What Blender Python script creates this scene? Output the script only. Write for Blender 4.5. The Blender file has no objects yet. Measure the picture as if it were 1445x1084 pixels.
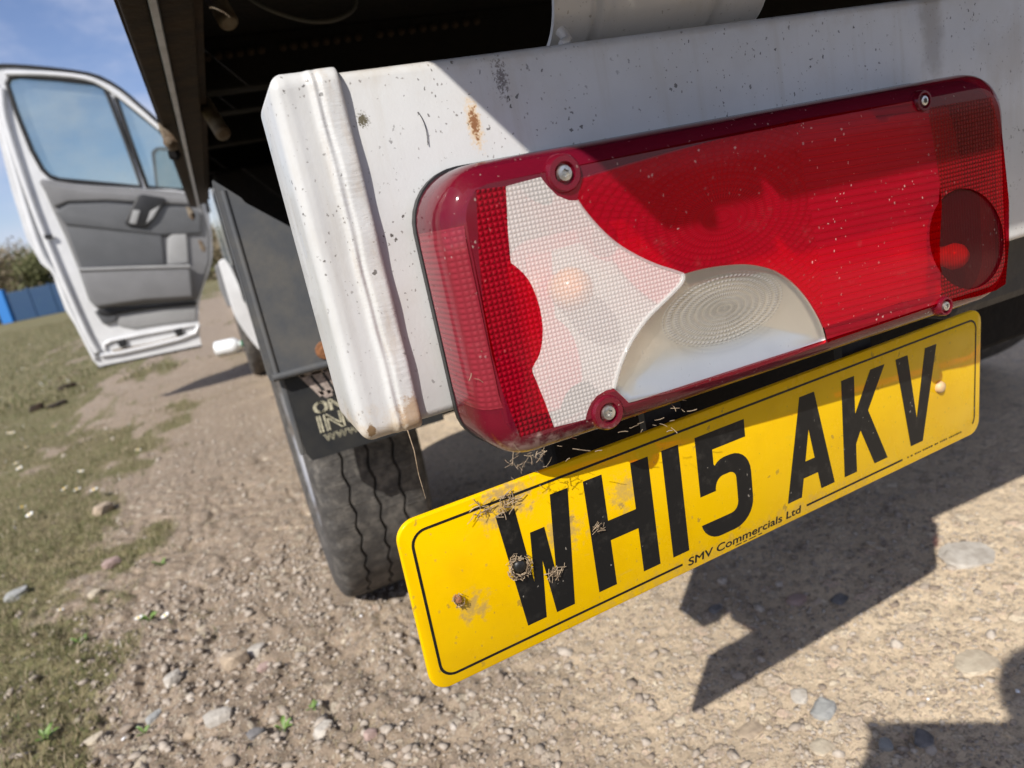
import bpy, bmesh, math, random
import numpy as np
from mathutils import Vector, Matrix

random.seed(7)
rng = np.random.default_rng(11)
scene = bpy.context.scene
COL = scene.collection
PI = math.pi
H = 0.70                      # height of the lens over the ground, metres

# ------------------------------------------------------------------ camera
F = 1015.0 / 1445.0
RIGHT = np.array([0.90340, -0.38110, -0.19690])
UP = np.array([0.27090, 0.14920, 0.95100])
def _ortho():
    th = np.array([-0.20159069, -0.37132701, 0.24336758])
    a = np.linalg.norm(th); k = th / a
    K = np.array([[0, -k[2], k[1]], [k[2], 0, -k[0]], [-k[1], k[0], 0]])
    return np.eye(3) + math.sin(a) * K + (1 - math.cos(a)) * K @ K
_R = _ortho()[:, [0, 2, 1]]   # rows: right, up, forward in x, y, z
cam_d = bpy.data.cameras.new('camera')
cam = bpy.data.objects.new('camera', cam_d); COL.objects.link(cam)
cam.matrix_world = Matrix(((_R[0][0], _R[1][0], -_R[2][0], 0), (_R[0][1], _R[1][1], -_R[2][1], 0),
                           (_R[0][2], _R[1][2], -_R[2][2], H), (0, 0, 0, 1)))
cam_d.sensor_width = 36; cam_d.lens = 36 * F
cam_d.clip_start = 0.01; cam_d.clip_end = 2000
cam_d.dof.use_dof = True; cam_d.dof.focus_distance = 0.46; cam_d.dof.aperture_fstop = 8.5
scene.camera = cam

# ------------------------------------------------------------------ light
SUN = Vector((0.55, 0.52, -0.652)).normalized()     # the way the sunlight travels
sun_d = bpy.data.lights.new('sun', 'SUN'); sun_d.energy = 4.4; sun_d.angle = math.radians(0.53)
sun_d.color = (1.0, 0.955, 0.89)
sun = bpy.data.objects.new('sun', sun_d); COL.objects.link(sun)
sun.rotation_euler = SUN.to_track_quat('-Z', 'Y').to_euler(); sun.location = (-6, -6, 8)
world = bpy.data.worlds.new('World'); scene.world = world; world.use_nodes = True
wn = world.node_tree.nodes; wl = world.node_tree.links; wn.clear()
w_out = wn.new('ShaderNodeOutputWorld'); w_bg = wn.new('ShaderNodeBackground'); w_bg.inputs[1].default_value = 0.10
sky = wn.new('ShaderNodeTexSky'); sky.sky_type = 'NISHITA'; sky.sun_disc = False
sky.sun_elevation = math.asin(-SUN.z); sky.sun_rotation = math.atan2(-SUN.x, -SUN.y)
sky.air_density = 1.0; sky.dust_density = 0.4; sky.ozone_density = 3.0
w_tc = wn.new('ShaderNodeTexCoord'); w_map = wn.new('ShaderNodeMapping'); w_map.inputs['Scale'].default_value = (1, 1, 2.6)
w_map.inputs['Location'].default_value = (0.35, 0.1, 0.0)
w_no = wn.new('ShaderNodeTexNoise'); w_no.inputs['Scale'].default_value = 2.6; w_no.inputs['Detail'].default_value = 7
w_no.inputs['Roughness'].default_value = 0.56; w_no.inputs['Distortion'].default_value = 0.3
w_rmp = wn.new('ShaderNodeMapRange'); w_rmp.inputs[1].default_value = 0.36; w_rmp.inputs[2].default_value = 0.60
w_rmp.interpolation_type = 'SMOOTHSTEP'; w_rmp.inputs[4].default_value = 0.8
w_mix = wn.new('ShaderNodeMix'); w_mix.data_type = 'RGBA'; w_mix.inputs[7].default_value = (5.0, 5.3, 6.6, 1)
wl.new(w_tc.outputs['Generated'], w_map.inputs[0]); wl.new(w_map.outputs[0], w_no.inputs['Vector'])
wl.new(w_no.outputs[0], w_rmp.inputs[0]); wl.new(w_rmp.outputs[0], w_mix.inputs[0])
w_tint = wn.new('ShaderNodeMix'); w_tint.data_type = 'RGBA'; w_tint.blend_type = 'MULTIPLY'; w_tint.inputs[0].default_value = 1.0
w_tint.inputs[7].default_value = (.98, .89, .98, 1)
wl.new(sky.outputs[0], w_tint.inputs[6]); wl.new(w_tint.outputs[2], w_mix.inputs[6]); wl.new(w_mix.outputs[2], w_bg.inputs[0]); wl.new(w_bg.outputs[0], w_out.inputs[0])
scene.view_settings.view_transform = 'Standard'; scene.view_settings.look = 'None'
scene.view_settings.exposure = 0.38; scene.view_settings.gamma = 1.0
scene.view_settings.use_curve_mapping = False
scene.cycles.max_bounces = 8; scene.cycles.transparent_max_bounces = 16
scene.cycles.sample_clamp_indirect = 6.0

# ------------------------------------------------------------------ helpers
def ray(px, py):
    v = np.array([(px - 722.5) / 1015., (542 - py) / 1015., 1.0]); return v @ _R
def aty(px, py, y):
    d = ray(px, py); p = d * y / d[1]; return Vector((p[0], p[1], p[2] + H))
def atz(px, py, z=0.0):
    d = ray(px, py); p = d * (z - H) / d[2]; return Vector((p[0], p[1], p[2] + H))
def atx(px, py, x):
    d = ray(px, py); p = d * x / d[0]; return Vector((p[0], p[1], p[2] + H))

class MB:
    def __init__(s): s.v = []; s.f = []
    def add(s, vs, fs):
        o = len(s.v); s.v += [tuple(v) for v in vs]; s.f += [tuple(i + o for i in f) for f in fs]; return s
    def box(s, lo, hi):
        (a, b, c), (d, e, f) = lo, hi
        return s.add([(a,b,c),(d,b,c),(d,e,c),(a,e,c),(a,b,f),(d,b,f),(d,e,f),(a,e,f)],
                     [(0,3,2,1),(4,5,6,7),(0,1,5,4),(1,2,6,5),(2,3,7,6),(3,0,4,7)])
    def tube(s, pts, r, n=10, cap=True):
        pts = [Vector(p) for p in pts]; rs = r if isinstance(r, (list, tuple)) else [r] * len(pts)
        vs = []; fs = []; prev = None
        for i, p in enumerate(pts):
            d = (pts[min(i + 1, len(pts) - 1)] - pts[max(i - 1, 0)]).normalized()
            a = prev if prev is not None else (Vector((0, 0, 1)) if abs(d.z) < .9 else Vector((1, 0, 0)))
            a = (a - d * a.dot(d)).normalized(); prev = a; b = d.cross(a)
            vs += [p + (a * math.cos(2 * PI * k / n) + b * math.sin(2 * PI * k / n)) * rs[i] for k in range(n)]
        for i in range(len(pts) - 1):
            for k in range(n):
                k2 = (k + 1) % n; fs.append((i*n+k, i*n+k2, (i+1)*n+k2, (i+1)*n+k))
        if cap: fs.append(tuple(reversed(range(n)))); fs.append(tuple((len(pts)-1)*n+k for k in range(n)))
        return s.add(vs, fs)
    def lathe(s, c, axis, prof, n=32, closed=False):
        c = Vector(c); ax = Vector(axis).normalized()
        a = Vector((0, 0, 1)) if abs(ax.z) < .9 else Vector((1, 0, 0))
        a = (a - ax * a.dot(ax)).normalized(); b = ax.cross(a); m = len(prof); vs = []; fs = []
        for k in range(n):
            t = 2 * PI * k / n; d = a * math.cos(t) + b * math.sin(t)
            vs += [c + ax * h + d * r for h, r in prof]
        for k in range(n):
            k2 = (k + 1) % n
            for j in range(m if closed else m - 1):
                j2 = (j + 1) % m; fs.append((k*m+j, k*m+j2, k2*m+j2, k2*m+j))
        return s.add(vs, fs)
    def prism(s, pts, d):
        n = len(pts); d = Vector(d); p = [Vector(q) for q in pts]
        return s.add(p + [q + d for q in p], [tuple(reversed(range(n))), tuple(range(n, 2*n))] +
                     [(i, (i+1) % n, n + (i+1) % n, n + i) for i in range(n)])
    def build(s, name, m, parent=None, smooth=0, bevel=0, seg=2):
        me = bpy.data.meshes.new(name); me.from_pydata([tuple(v) for v in s.v], [], s.f)
        bm = bmesh.new(); bm.from_mesh(me); bmesh.ops.recalc_face_normals(bm, faces=bm.faces)
        if bevel:
            ed = [e for e in bm.edges if len(e.link_faces) == 2 and e.calc_face_angle(0) > .5]
            bmesh.ops.bevel(bm, geom=ed, offset=bevel, segments=seg, affect='EDGES', profile=.5, clamp_overlap=True)
        bm.to_mesh(me); bm.free()
        return link(name, me, m, parent, smooth)

def link(name, me, m, parent=None, smooth=0):
    if m is not None: me.materials.append(m)
    if smooth:
        me.shade_smooth()
        me.set_sharp_from_angle(angle=math.radians(smooth))
    o = bpy.data.objects.new(name, me); COL.objects.link(o)
    if parent is not None:
        o.parent = parent
        o.matrix_parent_inverse = world_of(parent).inverted()
    return o
def world_of(o):
    m = Matrix.LocRotScale(o.location, o.rotation_euler, o.scale)
    return (world_of(o.parent) @ o.matrix_parent_inverse @ m) if o.parent else m
def tag(o, label=None, cat=None, group=None, kind=None):
    if label: o['label'] = label
    if cat: o['category'] = cat
    if group: o['group'] = group
    if kind: o['kind'] = kind
    return o
def empty(name, loc, label, cat, group=None):
    o = bpy.data.objects.new(name, None); COL.objects.link(o); o.location = loc
    return tag(o, label, cat, group)
def copy_tree(o, parent=None):
    c = o.copy(); COL.objects.link(c); c.parent = parent
    for ch in list(o.children): copy_tree(ch, c)
    return c
def fill(loops, to3, name, m, parent, thick=0.0, smooth=0):
    """flat sheet bounded by loops (the first outside, the rest holes), optionally thickened along y"""
    bm = bmesh.new()
    for lp in loops:
        vs = [bm.verts.new(to3(*p)) for p in lp]
        for i in range(len(vs)): bm.edges.new((vs[i], vs[(i + 1) % len(vs)]))
    bmesh.ops.triangle_fill(bm, use_beauty=True, use_dissolve=False, edges=bm.edges[:])
    if thick:
        g = bmesh.ops.extrude_face_region(bm, geom=bm.faces[:])
        bmesh.ops.translate(bm, vec=thick, verts=[e for e in g['geom'] if isinstance(e, bmesh.types.BMVert)])
    bmesh.ops.recalc_face_normals(bm, faces=bm.faces)
    me = bpy.data.meshes.new(name); bm.to_mesh(me); bm.free()
    return link(name, me, m, parent, smooth)
def text_polys(body, size, shear=0.0, offset=0.0, space=1.0):
    c = bpy.data.curves.new('lettering', 'FONT'); c.body = body; c.size = size; c.shear = shear; c.offset = offset
    c.space_character = space; c.resolution_u = 4; c.fill_mode = 'FRONT'
    o = bpy.data.objects.new('lettering', c); COL.objects.link(o)
    bpy.context.view_layer.update()
    me = bpy.data.meshes.new_from_object(o.evaluated_get(bpy.context.evaluated_depsgraph_get()))
    vs = [tuple(v.co) for v in me.vertices]; fs = [tuple(p.vertices) for p in me.polygons]
    bpy.data.objects.remove(o); bpy.data.curves.remove(c); bpy.data.meshes.remove(me)
    return vs, fs
def round_rect(x0, z0, x1, z1, r, n=8):
    r = r if isinstance(r, (list, tuple)) else [r] * 4      # bl, br, tr, tl
    out = []
    for (cx, cz, a0, q) in ((x0 + r[0], z0 + r[0], PI, r[0]), (x1 - r[1], z0 + r[1], 1.5 * PI, r[1]),
                            (x1 - r[2], z1 - r[2], 0, r[2]), (x0 + r[3], z1 - r[3], .5 * PI, r[3])):
        for k in range(n + 1):
            t = a0 + .5 * PI * k / n; out.append((cx + q * math.cos(t), cz + q * math.sin(t)))
    return out
def smooth_poly(pts, k=3):
    """Catmull-Rom through an open polyline"""
    out = []
    for i in range(len(pts) - 1):
        p0 = Vector(pts[max(i-1, 0)]); p1 = Vector(pts[i]); p2 = Vector(pts[i+1]); p3 = Vector(pts[min(i+2, len(pts)-1)])
        for j in range(k):
            t = j / k
            out.append(tuple(.5 * ((2*p1) + (p2-p0)*t + (2*p0-5*p1+4*p2-p3)*t*t + (3*p1-p0-3*p2+p3)*t**3)))
    out.append(tuple(pts[-1])); return out

# smooth value noise on numpy arrays
def _hash(ix, iy, s):
    h = np.sin(ix * 127.1 + iy * 311.7 + s * 74.7) * 43758.5453
    return h - np.floor(h)
def vnoise(x, y, s=0):
    ix = np.floor(x); iy = np.floor(y); fx = x - ix; fy = y - iy
    fx = fx*fx*(3-2*fx); fy = fy*fy*(3-2*fy)
    a = _hash(ix, iy, s); b = _hash(ix+1, iy, s); c = _hash(ix, iy+1, s); d = _hash(ix+1, iy+1, s)
    return (a*(1-fx)+b*fx)*(1-fy) + (c*(1-fx)+d*fx)*fy
def fbm(x, y, s=0, o=4):
    t = 0; a = .5; q = 1
    for i in range(o): t = t + a * vnoise(x*q, y*q, s+i*13); a *= .5; q *= 2.07
    return t / (1 - .5**o)

# ------------------------------------------------------------------ materials
class NT:
    def __init__(s, name):
        s.m = bpy.data.materials.new(name); s.m.use_nodes = True
        s.t = s.m.node_tree; s.t.nodes.clear(); s.out = s.n('ShaderNodeOutputMaterial'); s._tc = None
    def n(s, typ, **kw):
        x = s.t.nodes.new(typ)
        for k, v in kw.items(): setattr(x, k, v)
        return x
    def put(s, sock, v):
        if isinstance(v, bpy.types.NodeSocket): s.t.links.new(v, sock)
        elif v is not None:
            if hasattr(sock, 'default_value') and isinstance(v, (tuple, list)) and len(v) == 3 and len(sock.default_value) == 4: v = (*v, 1)
            sock.default_value = v
    @property
    def P(s):
        if s._tc is None: s._tc = s.n('ShaderNodeTexCoord').outputs['Object']
        return s._tc
    def math(s, op, a, b=None, c=None, clamp=False):
        x = s.n('ShaderNodeMath', operation=op, use_clamp=clamp)
        for i, v in enumerate((a, b, c)): s.put(x.inputs[i], v)
        return x.outputs[0]
    def sep(s, v):
        x = s.n('ShaderNodeSeparateXYZ'); s.put(x.inputs[0], v); return x.outputs
    def map(s, scale=(1,1,1), loc=(0,0,0), rot=(0,0,0), v=None):
        x = s.n('ShaderNodeMapping'); s.put(x.inputs[0], v or s.P)
        s.put(x.inputs[1], loc); s.put(x.inputs[2], rot); s.put(x.inputs[3], scale); return x.outputs[0]
    def noise(s, scale, detail=4, rough=.55, v=None, dist=0):
        x = s.n('ShaderNodeTexNoise'); s.put(x.inputs['Vector'], v or s.P); x.inputs['Scale'].default_value = scale
        x.inputs['Detail'].default_value = detail; x.inputs['Roughness'].default_value = rough; x.inputs['Distortion'].default_value = dist
        return x.outputs[0]
    def voro(s, scale, v=None, feat='F1', out=0, rnd=1.0):
        x = s.n('ShaderNodeTexVoronoi', feature=feat); s.put(x.inputs['Vector'], v or s.P); x.inputs['Scale'].default_value = scale
        x.inputs['Randomness'].default_value = rnd; return x.outputs[out]
    def step(s, v, a, b, lo=0., hi=1.):
        x = s.n('ShaderNodeMapRange', interpolation_type='SMOOTHSTEP'); s.put(x.inputs[0], v)
        for i, q in zip((1, 2, 3, 4), (a, b, lo, hi)): x.inputs[i].default_value = q
        return x.outputs[0]
    def mix(s, f, a, b, mode='MIX'):
        x = s.n('ShaderNodeMix', data_type='RGBA', blend_type=mode); s.put(x.inputs[0], f); s.put(x.inputs[6], a); s.put(x.inputs[7], b); return x.outputs[2]
    def bump(s, h, strength=.3, dist=.002, normal=None):
        x = s.n('ShaderNodeBump'); s.put(x.inputs['Height'], h); x.inputs['Strength'].default_value = strength
        x.inputs['Distance'].default_value = dist
        if normal: s.put(x.inputs['Normal'], normal)
        return x.outputs[0]
    def bsdf(s, base, rough=.5, metal=0., normal=None, coat=0., spec=.5, **kw):
        x = s.n('ShaderNodeBsdfPrincipled'); s.put(x.inputs['Base Color'], base); s.put(x.inputs['Roughness'], rough)
        s.put(x.inputs['Metallic'], metal); s.put(x.inputs['Coat Weight'], coat); s.put(x.inputs['Specular IOR Level'], spec)
        x.inputs['Coat Roughness'].default_value = kw.get('coat_rough', .05)
        if normal: s.put(x.inputs['Normal'], normal)
        return x.outputs[0]
    def schlick(s, f0=.04, amount=1.0):
        g = s.n('ShaderNodeNewGeometry'); d = s.n('ShaderNodeVectorMath', operation='DOT_PRODUCT')
        s.put(d.inputs[0], g.outputs['Normal']); s.put(d.inputs[1], g.outputs['Incoming'])
        c = s.math('SUBTRACT', 1.0, s.math('ABSOLUTE', d.outputs['Value']), clamp=True)
        return s.math('MULTIPLY', s.math('ADD', f0, s.math('MULTIPLY', s.math('POWER', c, 5.0), 1 - f0)), amount, clamp=True)
    def done(s, sh): s.put(s.out.inputs[0], sh); return s.m
    def ell(s, x0, z0, rx, rz, wob=0., ws=200):
        """1 inside, falling to 0 at the rim of an ellipse in x-z"""
        X, Y, Z = s.sep(s.P)
        a = s.math('DIVIDE', s.math('SUBTRACT', X, x0), rx); b = s.math('DIVIDE', s.math('SUBTRACT', Z, z0), rz)
        d = s.math('SQRT', s.math('ADD', s.math('MULTIPLY', a, a), s.math('MULTIPLY', b, b)))
        if wob: d = s.math('ADD', d, s.math('MULTIPLY', s.math('SUBTRACT', s.noise(ws, 4, .65), .5), wob))
        return d

def simple(name, col, rough=.6, metal=0., var=.25, scale=30, bump=.15, bscale=120, bdist=.001, col2=None, coat=0., spec=.5):
    t = NT(name); n1 = t.noise(scale, 5, .6)
    c2 = col2 or tuple(c * (1 - var) for c in col)
    c = t.mix(t.step(n1, .35, .68), col, c2)
    return t.done(t.bsdf(c, rough, metal, t.bump(t.noise(bscale, 4), bump, bdist), coat, spec))

def specks(t, scale, size, chance):
    """small dark flecks: a few of the voronoi cells carry a fleck of their own size"""
    vs = t.map((1, 1, .8), rot=(0.2, .5, .1))
    wv = t.n('ShaderNodeVectorMath', operation='ADD'); t.put(wv.inputs[0], vs)
    nz = t.n('ShaderNodeTexNoise'); t.put(nz.inputs[0], t.P); nz.inputs['Scale'].default_value = scale * 2.2
    sc = t.n('ShaderNodeVectorMath', operation='SCALE'); t.put(sc.inputs[0], nz.outputs[1]); sc.inputs['Scale'].default_value = .75 / scale
    t.put(wv.inputs[1], sc.outputs[0])
    x = t.n('ShaderNodeTexVoronoi'); t.put(x.inputs['Vector'], wv.outputs[0]); x.inputs['Scale'].default_value = scale
    r = t.sep(x.outputs['Color'])
    pick = t.step(r[0], 1 - chance, 1 - chance + .02)
    rad = t.math('MULTIPLY', r[1], size)
    return t.math('MULTIPLY', pick, t.step(t.math('SUBTRACT', rad, x.outputs[0]), 0., .04))

def white_paint(name, weld=False):
    t = NT(name)
    X, Y, Z = t.sep(t.P)
    base = t.mix(t.step(t.noise(9, 5, .6), .35, .7), (.585, .585, .575), (.51, .51, .50))
    # grime gathers in patches and runs
    run = t.noise(1, 5, .6, v=t.map((60, 60, 5)))
    patch = t.step(t.noise(26, 5, .65), .5, .72)
    base = t.mix(t.math('MULTIPLY', t.step(run, .50, .75), .42), base, (.42, .38, .31))
    base = t.mix(t.math('MULTIPLY', patch, .16), base, (.45, .40, .32))
    dens = t.step(t.noise(13, 4, .6), .34, .60, .35, 1.)
    f1 = specks(t, 190, .22, .7); f2 = specks(t, 420, .28, .5); f3 = specks(t, 75, .11, .26)
    wv = t.n('ShaderNodeTexNoise'); t.put(wv.inputs[0], t.map((1, 1, .55), rot=(0, .5, 0))); wv.inputs['Scale'].default_value = 620; wv.inputs['Detail'].default_value = 3; wv.inputs['Roughness'].default_value = .65
    f4 = t.math('MULTIPLY', t.step(wv.outputs[0], .66, .72), t.step(t.noise(22, 5, .7), .48, .62))
    base = t.mix(t.math('MULTIPLY', t.math('MULTIPLY', f1, dens), .9), base, (.055, .045, .035))
    base = t.mix(t.math('MULTIPLY', t.math('MULTIPLY', f2, dens), .7), base, (.11, .09, .07))
    base = t.mix(t.math('MULTIPLY', f3, .95), base, (.03, .025, .02))
    base = t.mix(t.math('MULTIPLY', f4, .45), base, (.24, .20, .16))
    if not weld:
        # rust scab, mossy fleck, tar smear, brown runs on the right
        d = t.ell(.1555, H + .0475, .0050, .016, 2.2, 420)
        base = t.mix(t.step(d, 1.15, .3), base, (.62, .46, .27)); base = t.mix(t.step(d, .62, .25), base, (.23, .10, .035))
        d = t.ell(.0935, H + .058, .0044, .0048, 3.2, 900)
        base = t.mix(t.step(d, .8, .45), base, (.10, .085, .045))
        d = t.ell(.177, H + .069, .006, .016, 3.6, 520)
        base = t.mix(t.math('MULTIPLY', t.step(d, .70, .2), .8), base, (.09, .065, .05))
        d = t.ell(.52, H + .062, .014, .05, 1.4, 60)
        base = t.mix(t.math('MULTIPLY', t.step(d, 1.1, .3), .55), base, (.22, .18, .13))
        d = t.ell(.60, H + .035, .04, .03, 1.4, 50)
        base = t.mix(t.math('MULTIPLY', t.step(d, 1.1, .2), .3), base, (.30, .24, .16))
        g = t.math('ADD', Z, t.math('MULTIPLY', t.math('SUBTRACT', t.noise(40, 4, .7), .5), .03))
        base = t.mix(t.math('MULTIPLY', t.step(g, H + .072, H + .088), .5), base, (.40, .34, .26))
    else:
        g = t.math('ADD', Z, t.math('MULTIPLY', t.math('SUBTRACT', t.noise(90, 4, .7), .5), .05))
        base = t.mix(t.math('MULTIPLY', t.step(g, H - .09, H - .116), .65), base, (.50, .37, .22))
        d = t.ell(.0835, H - .104, .012, .013, 1.8, 300)
        base = t.mix(t.math('MULTIPLY', t.step(d, 1.0, .55), .7), base, (.33, .20, .10))
        d = t.ell(.0565, H - .106, .0028, .0042, 1.3, 400)
        base = t.mix(t.step(d, 1.0, .7), base, (.20, .13, .07))
        crack = t.step(t.voro(120, feat='DISTANCE_TO_EDGE', v=t.map((1, 1, .5))), .03, .0)
        base = t.mix(t.math('MULTIPLY', t.math('MULTIPLY', crack, t.step(Z, H - .090, H - .108)), .22), base, (.25, .17, .10))
        bead = t.step(X, .0665, .072)
        base = t.mix(t.math('MULTIPLY', t.math('MULTIPLY', bead, t.step(t.noise(70, 5, .7, v=t.map((1.5, 1, .35))), .46, .7)), .5), base, (.44, .36, .28))
    hgt = t.math('ADD', t.noise(500, 2), t.math('MULTIPLY', t.noise(45, 3), 2.))
    if weld: hgt = t.math('ADD', hgt, t.math('MULTIPLY', t.math('MULTIPLY', t.noise(1, 4, .7, v=t.map((180, 1, 560))), t.step(X, .066, .071)), 6.))
    return t.done(t.bsdf(base, t.step(t.noise(30, 4), .3, .7, .28, .5), 0, t.bump(hgt, .12, .0008), .25, .5))

def plate_yellow():
    t = NT('plate_yellow'); base = t.mix(t.step(t.noise(18, 5, .65), .4, .75), (.80, .49, .0), (.73, .43, .001))
    s1 = specks(t, 130, .30, .16); base = t.mix(t.math('MULTIPLY', s1, .6), base, (.28, .18, .04))
    s2 = specks(t, 420, .38, .12); base = t.mix(t.math('MULTIPLY', s2, .4), base, (.32, .22, .06))
    scuff = t.step(t.noise(1, 5, .7, v=t.map((40, 40, 130), rot=(0, .7, 0))), .62, .74)
    base = t.mix(t.math('MULTIPLY', scuff, .22), base, (.50, .36, .10))
    for x0, z0, rx, rz, a_ in ((.120, H - .166, .030, .020, .75), (.150, H - .200, .022, .022, .6), (.085, H - .222, .016, .016, .6), (.20, H - .190, .02, .02, .5), (.30, H - .262, .25, .012, .25)):
        base = t.mix(t.math('MULTIPLY', t.step(t.ell(x0, z0, rx, rz, 2.6, 170), .75, .0), a_), base, (.30, .22, .13))
    return t.done(t.bsdf(base, t.step(t.noise(60, 4), .3, .7, .12, .32), 0, t.bump(t.noise(90, 2), .03, .001), 0, .12))
def plate_black():
    t = NT('plate_black'); dust = t.math('MULTIPLY', t.step(t.noise(90, 6, .75), .5, .75), .12)
    base = t.mix(dust, (.010, .010, .010), (.22, .20, .17))
    base = t.mix(t.math('MULTIPLY', specks(t, 300, .24, .14), .6), base, (.36, .33, .28))
    return t.done(t.bsdf(base, .45, 0, None, 0, .2))

def lens(name, tint, body, opac, pattern=None, dusty=.35, rough=.12, coat=.8, bstr=.6, bdist=.0012, f0=.012, vary=.20, grime=False):
    """moulded plastic: tinted see-through, part scattering in its own colour, glossy outside"""
    t = NT(name); X, Y, Z = t.sep(t.P); nrm = None; pat = None
    if pattern:
        pat = pattern(t, X, Z); nrm = t.bump(pat, bstr, bdist)
    dirt = t.math('ADD', t.math('MULTIPLY', t.math('MAXIMUM', specks(t, 420, .32, .26), specks(t, 230, .16, .30)), t.step(t.noise(25, 4), .38, .60)),
                  t.math('MULTIPLY', t.step(t.noise(55, 6, .75), .56, .80), .22), clamp=True)
    dirt = t.math('MULTIPLY', dirt, dusty)
    low = t.math('ADD', Z, t.math('MULTIPLY', t.math('SUBTRACT', t.noise(110, 5, .75), .5), .030))
    if grime:                                           # road dirt packed along the lower edge, and on the lower left corner
        left = t.step(X, .20, .115)
        cut = t.math('ADD', H - .1345, t.math('MULTIPLY', left, .012))
        pack = t.step(t.math('SUBTRACT', low, cut), .006, -.004)
        dirt = t.math('MAXIMUM', dirt, t.math('MULTIPLY', pack, .75))
    col = t.mix(dirt, body, (.42, .33, .28) if grime else (.60, .46, .42))
    p = t.bsdf(col, .5, 0, nrm, 0, .12)
    tr = t.n('ShaderNodeBsdfTransparent'); t.put(tr.inputs[0], tint)
    mx = t.n('ShaderNodeMixShader')
    fac = opac
    if pat is not None: fac = t.math('ADD', opac - vary * .5, t.math('MULTIPLY', pat, vary), clamp=True)
    t.put(mx.inputs[0], t.math('MAXIMUM', fac, dirt)); t.put(mx.inputs[1], tr.outputs[0]); t.put(mx.inputs[2], p)
    gl = t.n('ShaderNodeBsdfGlossy'); gl.inputs['Roughness'].default_value = .06
    m2 = t.n('ShaderNodeMixShader'); t.put(m2.inputs[0], t.schlick(f0)); t.put(m2.inputs[1], mx.outputs[0]); t.put(m2.inputs[2], gl.outputs[0])
    return t.done(m2.outputs[0])
def pat_grid(pitch, rot=0.0):
    def f(t, X, Z):
        c, s_ = math.cos(rot), math.sin(rot)
        a = t.math('ADD', t.math('MULTIPLY', X, c), t.math('MULTIPLY', Z, s_)); b = t.math('SUBTRACT', t.math('MULTIPLY', Z, c), t.math('MULTIPLY', X, s_))
        k = PI / pitch
        u = t.math('ABSOLUTE', t.math('SINE', t.math('MULTIPLY', a, k))); v = t.math('ABSOLUTE', t.math('SINE', t.math('MULTIPLY', b, k)))
        return t.math('MULTIPLY', u, v)
    return f
def pat_ribs(pitch, slope=0.0):
    def f(t, X, Z):
        a = t.math('ADD', Z, t.math('MULTIPLY', X, slope))
        return t.math('ABSOLUTE', t.math('SINE', t.math('MULTIPLY', a, PI / pitch)))
    return f
def pat_rings(cx, cz, rx, rz, pitch, limit=None):
    def f(t, X, Z):
        a = t.math('DIVIDE', t.math('SUBTRACT', X, cx), rx); b = t.math('DIVIDE', t.math('SUBTRACT', Z, cz), rz)
        d = t.math('SQRT', t.math('ADD', t.math('MULTIPLY', a, a), t.math('MULTIPLY', b, b)))
        w = t.math('ABSOLUTE', t.math('SINE', t.math('MULTIPLY', d, PI / pitch)))
        an = t.math('ARCTAN2', b, a)
        tooth = t.math('ABSOLUTE', t.math('SINE', t.math('MULTIPLY', an, 38.)))
        w = t.math('MULTIPLY', t.math('POWER', w, .7), t.math('ADD', .35, t.math('MULTIPLY', tooth, .65)))
        if limit: w = t.math('MULTIPLY', w, t.step(d, limit, limit - .03))
        return w
    return f

M = {}
M['paint'] = white_paint('white_paint'); M['paint_weld'] = white_paint('white_weld_paint', True)
M['yellow'] = plate_yellow(); M['black_print'] = plate_black()
RED_T, RED_B = (.88, .002, .032), (.54, .0, .022)
M['rim'] = lens('rim_plastic', (.66, .02, .06), (.27, .008, .034), .40, None, .8, .14, f0=.035, grime=True)
M['side_red'] = lens('side_red_plastic', (.62, .03, .06), (.36, .03, .05), .6, pat_grid(.0030), .6, bstr=.3, f0=.03)
M['red_grid'] = lens('red_grid_plastic', RED_T, RED_B, .36, pat_grid(.0029), .3, bstr=.8)
M['red_ring'] = lens('red_ring_plastic', RED_T, RED_B, .34, pat_rings(.272, H - .031, .085, .045, .075), .8, bstr=.3, vary=.13)
M['red_rib'] = lens('red_rib_plastic', RED_T, RED_B, .38, pat_ribs(.0046, .05), .8, bstr=.25, vary=.13)
M['red_dots'] = lens('red_dot_plastic', (.80, .006, .02), (.40, .002, .010), .42, pat_grid(.0027), .4, bstr=1.0)
M['red_deep'] = lens('red_deep_plastic', (.85, .012, .014), (.06, .001, .005), .46, lambda t, X, Z: t.math('ABSOLUTE', t.math('SINE', t.math('MULTIPLY', X, PI / .0025))), .2, bstr=.5)
M['clear_grid'] = lens('clear_grid_plastic', (.93, .92, .90), (.82, .755, .71), .59, pat_grid(.0023), .15, .18, bstr=.30, vary=.24)
M['clear_smooth'] = lens('clear_ring_plastic', (.95, .95, .93), (.42, .41, .39), .24, pat_rings(.2655, H - .0832, .0445, .0205, .118, 1.0), .15, .1, bstr=1.0, bdist=.0020, vary=.60)
M['clear_rim'] = lens('clear_plastic', (.93, .93, .92), (.75, .74, .72), .35, None, .1, .08)
M['reflector'] = simple('silver_reflector', (.86, .85, .83), .28, .35, .1, 20, .25, 160, .001)
M['reflector_sat'] = simple('satin_reflector', (.80, .785, .75), .36, .85, .08, 14, .10, 35, .002)
M['black_plastic'] = simple('black_plastic', (.018, .018, .018), .45, 0, .4, 40, .3, 200)
M['steel'] = simple('screw_steel', (.62, .60, .56), .32, .9, .3, 300, .3, 700, .0004)
M['orange'] = simple('amber_glass', (.95, .33, .05), .2, 0, .2, 60, .0)
M['red_bulb'] = simple('red_glass', (.98, .22, .06), .2, 0, .2, 60, .0)
M['underside'] = simple('underside_black', (.006, .0055, .0055), .85, 0, .4, 18, .6, 60, .004, (.009, .007, .006), spec=.2)
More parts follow.
